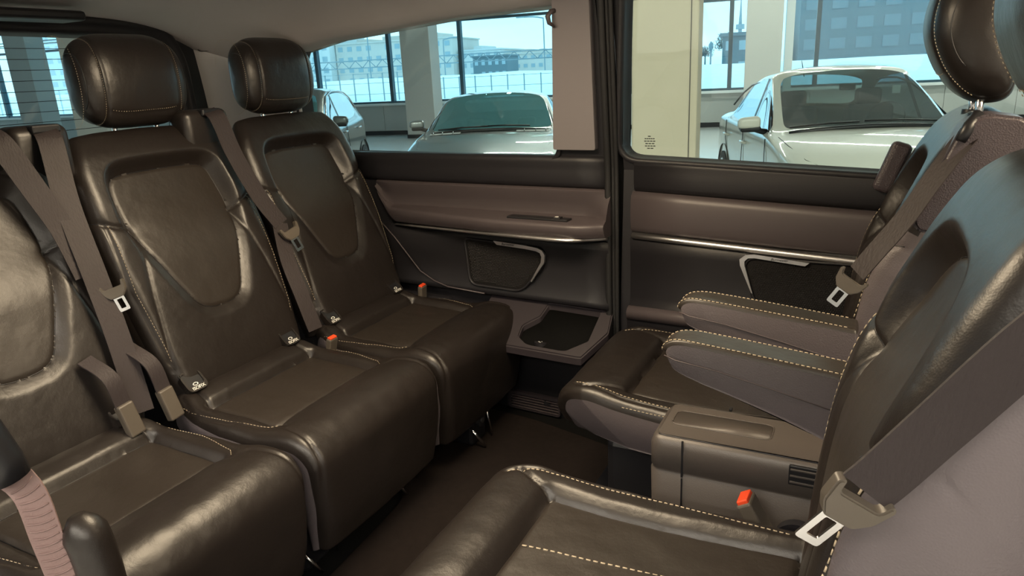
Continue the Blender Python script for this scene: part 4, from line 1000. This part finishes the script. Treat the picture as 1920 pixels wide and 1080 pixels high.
def surf_z(co, x, y, zmin=.5):
    d = np.hypot(co[:, 0] - x, co[:, 1] - y) + (co[:, 2] < zmin) * 9; i = np.argsort(d)[:3]; return float(co[i, 2].max())

def sections(w, rows, up=0.0):
    g = lambda z: z + max(0, z - 1.0) * up
    rows = [(x, zb, a, dz, sh, y5, z5, y6, g(z6), y7, g(z7), y8, g(z8), g(z9), tg) for x, zb, a, dz, sh, y5, z5, y6, z6, y7, z7, y8, z8, z9, tg in rows]
    return [(x, [(0, zb), (w * .80 * a, zb), (w * .97 * a, zb + .12), (w * a, .50 + dz), (w * .985 * a, sh), (w * y5, z5), (w * y6, z6), (w * y7, z7), (w * y8, z8), (0, z9)], tg)
            for x, zb, a, dz, sh, y5, z5, y6, z6, y7, z7, y8, z8, z9, tg in rows]
# white saloon
Lw = 4.45; ww = .86
rows = [(0.00, .24, .80, 0, .56, .70, .60, .60, .62, .50, .64, .30, .655, .66, ''),
        (0.10, .20, .90, 0, .62, .83, .68, .75, .70, .62, .72, .35, .74, .745, ''),
        (0.45, .17, .98, .02, .74, .92, .80, .84, .83, .70, .85, .40, .875, .88, ''),
        (0.95, .17, 1.0, .06, .86, .94, .90, .87, .925, .76, .95, .42, .97, .975, ''),
        (1.22, .17, 1.0, .06, .90, .945, .935, .885, .955, .80, .975, .42, .995, 1.0, ''),
        (1.30, .17, 1.0, .06, .91, .945, .945, .885, .965, .805, .985, .42, 1.01, 1.02, 'w'),
        (1.42, .17, 1.0, .06, .915, .945, .95, .880, .985, .80, 1.03, .42, 1.075, 1.085, 'ws'),
        (1.80, .17, 1.0, .06, .92, .94, .955, .80, 1.20, .735, 1.235, .40, 1.275, 1.285, 'ws'),
        (2.10, .17, 1.0, .06, .925, .935, .96, .745, 1.325, .68, 1.365, .37, 1.395, 1.405, 's'),
        (2.30, .17, 1.0, .06, .93, .935, .965, .735, 1.355, .665, 1.395, .36, 1.425, 1.435, 's'),
        (2.36, .17, 1.0, .06, .93, .935, .965, .735, 1.358, .665, 1.40, .36, 1.43, 1.44, 'b'),
        (2.43, .17, 1.0, .06, .93, .935, .965, .735, 1.36, .665, 1.402, .36, 1.432, 1.442, 's'),
        (2.95, .17, 1.0, .06, .94, .935, .975, .735, 1.325, .665, 1.375, .36, 1.41, 1.42, 's'),
        (3.25, .17, 1.0, .06, .95, .93, .985, .77, 1.23, .68, 1.30, .37, 1.345, 1.355, 'sw'),
        (3.50, .17, 1.0, .06, .955, .92, .995, .83, 1.09, .71, 1.17, .38, 1.22, 1.23, 'w'),
        (3.72, .17, 1.0, .06, .96, .91, 1.0, .84, 1.02, .73, 1.04, .40, 1.06, 1.07, ''),
        (4.15, .18, .98, .05, .95, .89, .99, .80, 1.005, .68, 1.015, .38, 1.03, 1.035, ''),
        (4.38, .22, .92, .03, .86, .82, .92, .72, .95, .60, .965, .32, .97, .975, ''),
        (4.45, .28, .84, 0, .70, .70, .74, .62, .76, .50, .77, .26, .775, .78, '')]
def car_matrix(s, n, xr, rz, G=GZ):
    """place the point x=xr of the car centre line at showroom (s,n); rz rotates it, 0 = nose towards the van"""
    R_ = Matrix.Rotation(A9 + PI / 2 + rz, 4, 'Z'); p = SP(s, n, G); return Matrix.Translation(p - (R_ @ Vector((xr, 0, 0)))) @ R_
MW = car_matrix(1.03, 6.92, 1.30, 0.20)
rt, body, co, Q, mi = car('white_sedan', MW, Lw, ww, sections(ww, rows, .17), WPNT, CARG, 'white saloon car parked nose-on outside the sliding-door window')
wheels(rt, (.80, 3.45), ww, .31)
for sg in (-1, 1):
    mirror_(rt, 1.62, sg * .83, 1.0, sg, WPNT)
    for xh in (2.20, 3.15): 
        h = tube('door_handle', [(xh, sg * .862, .80), (xh + .05, sg * .890, .805), (xh + .15, sg * .890, .807), (xh + .20, sg * .862, .80)], [.010, .013, .013, .010], WPNT, rt, seg=10)
    # shut lines and window frames
    tube('shut_line', [(1.32, sg * .862, .35), (1.36, sg * .866, .6), (1.40, sg * .862, .78), (1.47, sg * .845, .91)], .004, DARKER, rt, seg=5)
    tube('shut_line', [(2.38, sg * .862, .30), (2.40, sg * .867, .6), (2.40, sg * .855, .93)], .004, DARKER, rt, seg=5)
    tube('shut_line', [(3.25, sg * .855, .60), (3.36, sg * .862, .75), (3.42, sg * .845, .95)], .004, DARKER, rt, seg=5)
    hl = [(.30, sg * .60), (.60, sg * .72), (1.0, sg * .765), (1.27, sg * .775)]
    tube('bonnet_line', [(x, y, surf_z(co, x, y) + .001) for x, y in hl], .0035, DARKER, rt, seg=5)
    wf = [(1.40, .972), (1.60, 1.085), (1.85, 1.235), (2.10, 1.335), (2.35, 1.365), (2.65, 1.362), (2.95, 1.332), (3.20, 1.25), (3.42, 1.11)]
    tube('window_frame', [(x + .13, sg * (ww * (.93 - .20 * min(1, (z - .96) / .39)) + .006), z) for x, z in wf], .010, DARKER, rt, seg=6)
wiper(rt, [(1.30, .10, 1.045), (1.33, .35, 1.04), (1.38, .66, 1.01)]); wiper(rt, [(1.29, -.55, 1.03), (1.31, -.25, 1.048), (1.32, .05, 1.05)])
tube('scuttle', [(1.20 + .16 * (y / .86) ** 2, y, 1.012 - .05 * (y / .7) ** 2) for y in np.linspace(-.68, .68, 15)], .022, DARKER, rt, seg=8)
tube('antenna', [(3.08, .10, 1.40), (3.16, .10, 1.50), (3.21, .10, 1.565)], [.006, .005, .004], DARKER, rt, seg=6)
box('mirror_pod', (1.98, 0, 1.315), (.06, .14, .06), DARKER, rt, bev=.015)
box('permit_sticker', (1.93, -.42, 1.275), (.02, .07, .07), WHT, rt, bev=.003)
def car_seat(root, x, y, z0=.0, m=DARKER):
    s_ = box('front_seat', (x + .16, y, .85 + z0), (.14, .46, .55), m, root, bev=.05, seg=3)
    box('seat_headrest', (x + .20, y, 1.20 + z0), (.10, .25, .16), m, s_, bev=.04, seg=3)
INT = mat('car_interior_fabric', (.05, .05, .05), .8)
for y in (-.36, .36): car_seat(rt, 2.25, y, 0, INT)
box('dashboard', (1.70, 0, .90), (.50, 1.40, .16), INT, rt, bev=.05, seg=3)
box('cabin_floor', (2.3, 0, .55), (2.2, 1.5, .3), DARKER, rt)
bm = bmesh.new(); bmesh.ops.create_cone(bm, cap_ends=False, segments=28, radius1=.18, radius2=.18, depth=.03)
bmesh.ops.transform(bm, matrix=Matrix.Translation((1.98, -.36, 1.0)) @ Matrix.Rotation(1.15, 4, 'Y'), verts=bm.verts); bmobj('steering_wheel', bm, DARKER, rt, smooth=True)

# silver coupe
wc = .93
rows = [(0.00, .24, .80, 0, .52, .70, .56, .60, .58, .50, .60, .30, .615, .62, ''),
        (0.12, .18, .92, 0, .60, .84, .66, .76, .68, .62, .69, .35, .70, .705, ''),
        (0.55, .15, .99, .02, .74, .92, .79, .82, .79, .68, .80, .40, .815, .82, ''),
        (1.05, .15, 1.0, .05, .83, .93, .875, .85, .875, .74, .875, .42, .89, .895, ''),
        (1.40, .15, 1.0, .05, .86, .935, .905, .885, .905, .80, .905, .42, .925, .93, ''),
        (1.48, .15, 1.0, .05, .865, .935, .91, .89, .925, .825, .93, .42, .95, .955, 'w'),
        (1.62, .15, 1.0, .05, .87, .935, .915, .875, .955, .81, .985, .42, 1.03, 1.035, 'ws'),
        (2.05, .15, 1.0, .05, .88, .93, .925, .78, 1.13, .715, 1.165, .40, 1.21, 1.22, 'ws'),
        (2.30, .15, 1.0, .05, .885, .925, .93, .73, 1.215, .66, 1.25, .36, 1.285, 1.295, 's'),
        (2.55, .15, 1.0, .05, .89, .92, .935, .715, 1.235, .645, 1.275, .35, 1.31, 1.32, 's'),
        (2.95, .15, 1.01, .05, .90, .92, .945, .72, 1.21, .64, 1.26, .35, 1.30, 1.31, 's'),
        (3.30, .15, 1.02, .05, .92, .915, .965, .76, 1.12, .65, 1.19, .36, 1.235, 1.245, 'w'),
        (3.70, .16, 1.02, .05, .935, .90, .98, .80, 1.02, .68, 1.07, .38, 1.11, 1.12, 'w'),
        (4.05, .17, 1.0, .05, .93, .88, .98, .78, 1.0, .66, 1.01, .37, 1.02, 1.03, ''),
        (4.50, .24, .90, 0, .80, .74, .86, .66, .88, .55, .89, .30, .90, .905, '')]
a_s = math.radians(12)
MS = car_matrix(-2.98, 8.35, 1.48, a_s)
r2, body2, co2, _, _ = car('silver_coupe', MS, 4.5, wc, sections(wc, rows, .20), SPNT, CARGC, 'low silver coupe with slatted bonnet vents parked behind the quarter window')
wheels(r2, (.85, 3.6), wc, .33)
for sg in (-1, 1):
    mirror_(r2, 1.78, sg * .84, .975, sg, SPNT, .9)
    ph = [(1.44 + .16 * (y / wc) ** 2, y) for y in np.linspace(.34, .74, 6)]
    P_ = [(x - .13, sg * y, surf_z(co2, x - .13, sg * y) + .002) for x, y in ph]; Q_ = [(x - .05, sg * y, surf_z(co2, x - .05, sg * y) + .004) for x, y in ph]
    vb = mesh('bonnet_vent', P_ + Q_, [(i, i + 1, i + 7, i + 6) for i in range(5)], SILL, r2)
    for k in (1.2, 2.9, 4.4):
        i = int(k); f = k - i; a_ = Vector(P_[i]).lerp(Vector(P_[min(i + 1, 5)]), f); b_ = Vector(Q_[i]).lerp(Vector(Q_[min(i + 1, 5)]), f)
        tube('vent_rib', [a_, (a_ + b_) / 2 + Vector((0, 0, .016)), b_ + Vector((0, 0, .004))], .006, SPNT, vb, seg=6)
    tube('bonnet_line', [(x, sg * y, surf_z(co2, x, sg * y) + .001) for x, y in ((.35, .66), (.8, .76), (1.2, .815), (1.5, .83))], .0035, DARKER, r2, seg=5)
    tube('roof_seam', [(1.60, sg * wc * .835, .962), (1.80, sg * wc * .800, 1.06), (2.15, sg * wc * .725, 1.185), (2.40, sg * wc * .672, 1.245), (2.9, sg * wc * .66, 1.25)], .006, DARKER, r2, seg=6)
wiper(r2, [(1.46, .02, .985), (1.52, .35, .975), (1.60, .66, .950)]); wiper(r2, [(1.45, -.50, .975), (1.455, -.2, .988), (1.47, .10, .985)])
tube('scuttle', [(1.40 + .16 * (y / .93) ** 2, y, .945 - .035 * (y / .7) ** 2) for y in np.linspace(-.72, .72, 15)], .020, DARKER, r2, seg=8)
box('dashboard', (1.95, 0, .88), (.45, 1.45, .10), INT, r2, bev=.04, seg=3); box('cabin_floor', (2.6, 0, .55), (1.8, 1.5, .3), DARKER, r2)
for y in (-.36, .36): car_seat(r2, 2.55, y, -.28, INT)

# dark grey hatchback further left
MD = car_matrix(-6.0, 8.0, 1.30, .30)


rowsd = [(0.00, .26, .80, 0, .60, .70, .66, .60, .68, .50, .70, .30, .715, .72, ''),
         (0.12, .22, .92, 0, .70, .84, .76, .76, .78, .62, .80, .35, .82, .825, ''),
         (0.60, .20, .99, .04, .86, .93, .90, .85, .92, .70, .94, .40, .96, .965, ''),
         (1.20, .20, 1.0, .08, .96, .945, 1.0, .885, 1.02, .80, 1.04, .42, 1.06, 1.065, 'w'),
         (1.35, .20, 1.0, .08, .965, .945, 1.005, .88, 1.05, .80, 1.10, .42, 1.14, 1.15, 'ws'),
         (1.95, .20, 1.0, .08, .97, .94, 1.01, .76, 1.42, .70, 1.46, .38, 1.49, 1.50, 's'),
         (2.28, .20, 1.0, .08, .98, .94, 1.02, .75, 1.455, .68, 1.50, .37, 1.53, 1.54, 's'),
         (2.34, .20, 1.0, .08, .98, .94, 1.02, .75, 1.458, .68, 1.50, .37, 1.53, 1.54, 'b'),
         (2.41, .20, 1.0, .08, .98, .94, 1.02, .75, 1.46, .68, 1.50, .37, 1.53, 1.54, 's'),
         (3.05, .20, 1.0, .08, 1.0, .935, 1.05, .75, 1.44, .68, 1.49, .37, 1.52, 1.53, 's'),
         (3.45, .20, 1.0, .08, 1.03, .93, 1.09, .78, 1.38, .70, 1.44, .38, 1.48, 1.49, 'w'),
         (3.85, .22, .98, .06, 1.02, .90, 1.08, .82, 1.18, .74, 1.24, .40, 1.28, 1.29, ''),
         (4.10, .26, .90, .03, .88, .80, .94, .72, .98, .62, 1.0, .34, 1.01, 1.015, '')]
r3, b3, co3, _, _ = car('grey_hatchback', MD, 4.1, .87, sections(.87, rowsd), DPNT, CARGC, 'dark grey hatchback seen just right of the far headrest')
wheels(r3, (.80, 3.35), .87, .32)
for sg in (-1, 1):
    mirror_(r3, 1.60, sg * .84, 1.05, sg, DPNT)
    for xh in (2.10, 3.0): tube('door_handle', [(xh, sg * .870, .90), (xh + .05, sg * .897, .905), (xh + .15, sg * .897, .907), (xh + .20, sg * .868, .90)], [.010, .013, .013, .010], STEEL, r3, seg=10)
    tube('shut_line', [(2.36, sg * .872, .35), (2.38, sg * .876, .7), (2.38, sg * .86, .99)], .004, DARKER, r3, seg=5)
    tube('window_frame', [(x + .13, sg * (.87 * (.935 - .185 * min(1, (z - 1.01) / .44)) + .006), z) for x, z in ((1.32, 1.04), (1.62, 1.22), (1.95, 1.40), (2.34, 1.46), (2.8, 1.455), (3.05, 1.43), (3.25, 1.35), (3.36, 1.18))], .012, STEEL, r3, seg=6)
for y in (-.36, .36): car_seat(r3, 2.2, y, .05, INT)
box('cabin_floor', (2.4, 0, .55), (2.2, 1.5, .4), DARKER, r3)

# ------------------------------------------------------------------ outside: snow, fence, street lamps, buildings
sn = struct(sbox('floor', -140, 120, 19.6, 400, GZ - .6, GZ - .5, SNOW)); 
V = []; F = []; nsx = 120; prof = [(20.5, -.5), (23, -.2), (26, .45), (29, .95), (31, 1.06), (34, 1.08), (48, 1.0)]
for i in range(nsx):
    s = -60 + i * .9
    for n_, z in prof: V.append(SP(s, n_, z + .07 * noise.noise(Vector((s * .35, n_ * .2, 0))) * (z > -.3) + (.10 if s < -10 else .0)))
for i in range(nsx - 1):
    for j in range(len(prof) - 1): a = i * len(prof) + j; F.append((a, a + len(prof), a + len(prof) + 1, a + 1))
sb = mesh('snow_bank', V, F, SNOW); tag(sb, 'long white snow bank beyond the showroom glazing', 'snow', kind='stuff')
# mesh fence in front of the bank
fn = empty('mesh_fence', tuple(SP(-12, 25.2, -.3)), 0, 'pale metal fence with thin upright posts in front of the snow bank', 'fence')
fo = fn.location
def fbox(nm, s0, s1, n0, n1, z0, z1, m, par):
    o = box(nm, tuple(SP((s0 + s1) / 2, (n0 + n1) / 2, (z0 + z1) / 2) - fo), (s1 - s0, n1 - n0, z1 - z0), m, par, rz=A9); return o
sv = -15.9
for k in range(60):
    s = -33 + k * .62
    if s > -3.4: break
    fbox('fence_post', s - .018, s + .018, 25.18, 25.22, -.3, 1.40 if s < -11 else 1.12, FENC, fn)
for a_, b_, zt in ((-33, -11.3, 1.38), (-11.3, -3.6, 1.08)):
    for z in (zt, zt - .35, zt - .75, zt - 1.1): fbox('fence_rail', a_, b_, 25.19, 25.21, z - .008, z + .008, FENC, fn)

def street_lamp(s, n, h, arm, label):
    r_ = empty('street_lamp', tuple(SP(s, n, 1.0)), 0, label, 'street lamp', 'street lamps beyond the snow bank')
    d = SP(1, 0, 0); P = [Vector((0, 0, -2)), Vector((0, 0, h - 1.6)), Vector((0, 0, h - 1.25)) + d * arm * .05, Vector((0, 0, h - 1.05)) + d * arm * .35, Vector((0, 0, h - 1.0)) + d * arm * .75]
    tube('lamp_pole', [tuple(p) for p in smooth_pts([tuple(p) for p in P], 20)], .075, TRUS, r_, seg=6)
    box('lamp_head', tuple(Vector((0, 0, h - 1.0)) + d * arm * .88), (.9, .25, .12), TRUS, r_, rz=A9, bev=.03)
street_lamp(-43.3, 80, 7.1, 2.3, 'tall street lamp left of the thick mullion, its arm to the right')
street_lamp(-21.6, 80, 6.9, -3.0, 'tallest street lamp in the quarter window, its arm to the left')
street_lamp(-15.0, 80, 5.4, -1.9, 'street lamp at the right of the quarter window, arm to the left')
street_lamp(-33.6, 80, 5.3, 2.2, 'street lamp just right of the wide column')
street_lamp(-18.6, 110, 3.9, 2.0, 'small distant street lamp low over the dark buildings')

def building(name, s0, s1, n, h, m, label, floors, cols, depth=14, z0=.0, roofbits=(), wm=None, ww_=.5, wh=.45):
    c0 = SP((s0 + s1) / 2, n, z0); r_ = empty(name, tuple(c0), 0, label, 'building', 'buildings beyond the snow bank')
    box('walls', (0, 0, h / 2), (s1 - s0, depth, h), m, r_, rz=A9)
    d = SP(1, 0, 0); dn = SP(0, 1, 0); W_ = s1 - s0
    for k, (a, b, hh) in enumerate(roofbits):
        p = d * ((a + b) / 2 - (s0 + s1) / 2) + Vector((0, 0, h + hh / 2)); box('roof_block', tuple(p), (b - a, depth * .6, hh), m, r_, rz=A9)
    fh = h / floors; cw_ = W_ / cols
    for i in range(floors):
        for j in range(cols):
            if (i * 7 + j * 3) % 11 == 0: continue
            p = d * (-W_ / 2 + (j + .5) * cw_) - dn * (depth / 2 + .02) + Vector((0, 0, (i + .55) * fh))
            w_ = box('window', tuple(p), (cw_ * ww_, .06, fh * wh), wm or BWIN, r_, rz=A9)
    box('roof_edge', tuple(Vector((0, 0, h + .12))), (W_ + .4, depth + .4, .24), m, r_, rz=A9)
    return r_
building('apartment_block', -92, -74.8, 130, 12.2, BLD1, 'tall pale tower block at the left of the quarter window', 6, 8, roofbits=((-80, -77, 1.4),))
building('apartment_block', -74.6, -50.8, 132, 7.6, BLD2, 'long beige apartment block behind the truss gantry', 4, 12, roofbits=((-71.5, -69.5, .9), (-66, -62, 1.1), (-57, -55, 1.2)))
building('apartment_block', -50.2, -42.5, 134, 5.2, BLD1, 'pale block seen right of the wide column', 3, 5, roofbits=((-48.5, -47, .9),))
building('apartment_block', -42.0, -33.4, 136, 4.2, BLD2, 'low beige block at the centre of the quarter window', 3, 6, roofbits=((-40, -38.6, .9), (-36.5, -35.6, .8)))
building('office_block', -31.2, -20.5, 138, 2.6, BLD3, 'dark flat-roofed block at the right of the quarter window', 3, 10, wm=BWD, ww_=.7)
building('office_block', -42.5, -36.7, 116, 3.7, BLD3, 'dark cube building in front of the pale blocks', 2, 5, depth=6)
building('office_block', 3.2, 14.5, 62, 11.5, BLD3, 'tall dark teal building behind the white sedan', 9, 7, ww_=.6, wh=.55, wm=BWD)
building('office_block', -1.9, .9, 64, 2.9, BLD3, 'low dark building between the mullion and the grey column', 2, 3)
building('apartment_block', -150, -118, 74, 16, BLD2, 'large beige block filling the rear window view', 8, 14)
building('apartment_block', -114, -94, 100, 11, BLD1, 'pale block behind the rear headrest', 6, 9)
# truss gantry
tg_ = empty('truss_gantry', tuple(SP(-40, 70, 2.0)), 0, 'long zigzag steel truss gantry in front of the apartment blocks', 'gantry')
d = SP(1, 0, 0)
for z in (.0, .75): tube('chord', [tuple(d * -14 + Vector((0, 0, z + .35))), tuple(d * 26 + Vector((0, 0, z + .35)))], .06, TRUS, tg_, seg=5)
for k in range(50):
    a = -14 + k * .8; za, zb = (.35, 1.10) if k % 2 else (1.10, .35)
    tube('brace', [tuple(d * a + Vector((0, 0, za))), tuple(d * (a + .8) + Vector((0, 0, zb)))], .04, TRUS, tg_, seg=4)
for a in (-12.5, 25): tube('gantry_leg', [tuple(d * a + Vector((0, 0, -2.5))), tuple(d * a + Vector((0, 0, 4.6 if a < 0 else 1.2)))], .14, TRUS, tg_, seg=6)
# television tower and clock post, bare trees
tv = empty('broadcast_tower', tuple(SP(-3.0, 240, 0)), 0, 'distant slim broadcast tower right of the cream column', 'tower')
tube('tower_mast', [(0, 0, 0), (0, 0, 12.5), (0, 0, 18.5)], [.9, .45, .12], TRUS, tv, seg=8); disc('tower_platform', (0, 0, 11), 1.3, 1.4, TRUS, tv)
cpst = empty('lamp_column', tuple(SP(-3.8, 80, 1.0)), 0, 'dark ornamental post standing on the snow beside the cream column', 'post')
tube('post_shaft', [(0, 0, -1.5), (0, 0, 1.6)], .09, TRUS, cpst, seg=6); tube('post_head', [(0, 0, 1.3), (0, 0, 1.6), (0, 0, 1.9), (0, 0, 2.2)], [.12, .26, .24, .05], TRUS, cpst, seg=8)
for i, (s, n_, h, lb) in enumerate(((-2.2, 74, 3.2, 'rounded dark bare tree left of the low dark building'), (-4.9, 90, 2.2, 'small bare tree low beside the cream column'), (-8.6, 84, 2.6, 'bare tree between the door frame and cream column'), (-12.6, 84, 2.2, 'bare tree at the left edge of the door window'))):
    rr = random.Random(i); V = []; F = []
    t_ = empty('bare_tree', tuple(SP(s, n_, .8)), 0, lb, 'tree', 'bare trees on the snow')
    tube('trunk', [(0, 0, -1), (0, 0, h * .5), (.1, 0, h * .8)], [.12, .08, .03], TREE, t_, seg=5)
    for k in range(420):
        th = rr.random() * 2 * PI; ph = rr.uniform(-.2, 1.3); r1 = h * .42 * rr.uniform(.2, 1.0); b_ = Vector((math.cos(th) * math.cos(ph) * r1, math.sin(th) * math.cos(ph) * r1, h * .5 + math.sin(ph) * r1))
        e_ = b_ + Vector((rr.uniform(-.3, .3), rr.uniform(-.3, .3), rr.uniform(-.05, .45))); tube('', [b_, e_], [.03, .008], None, None, 3, caps=False, add=(V, F))
    tw_ = mesh('twigs', V, F, TREE, t_); tw_['kind'] = 'stuff'
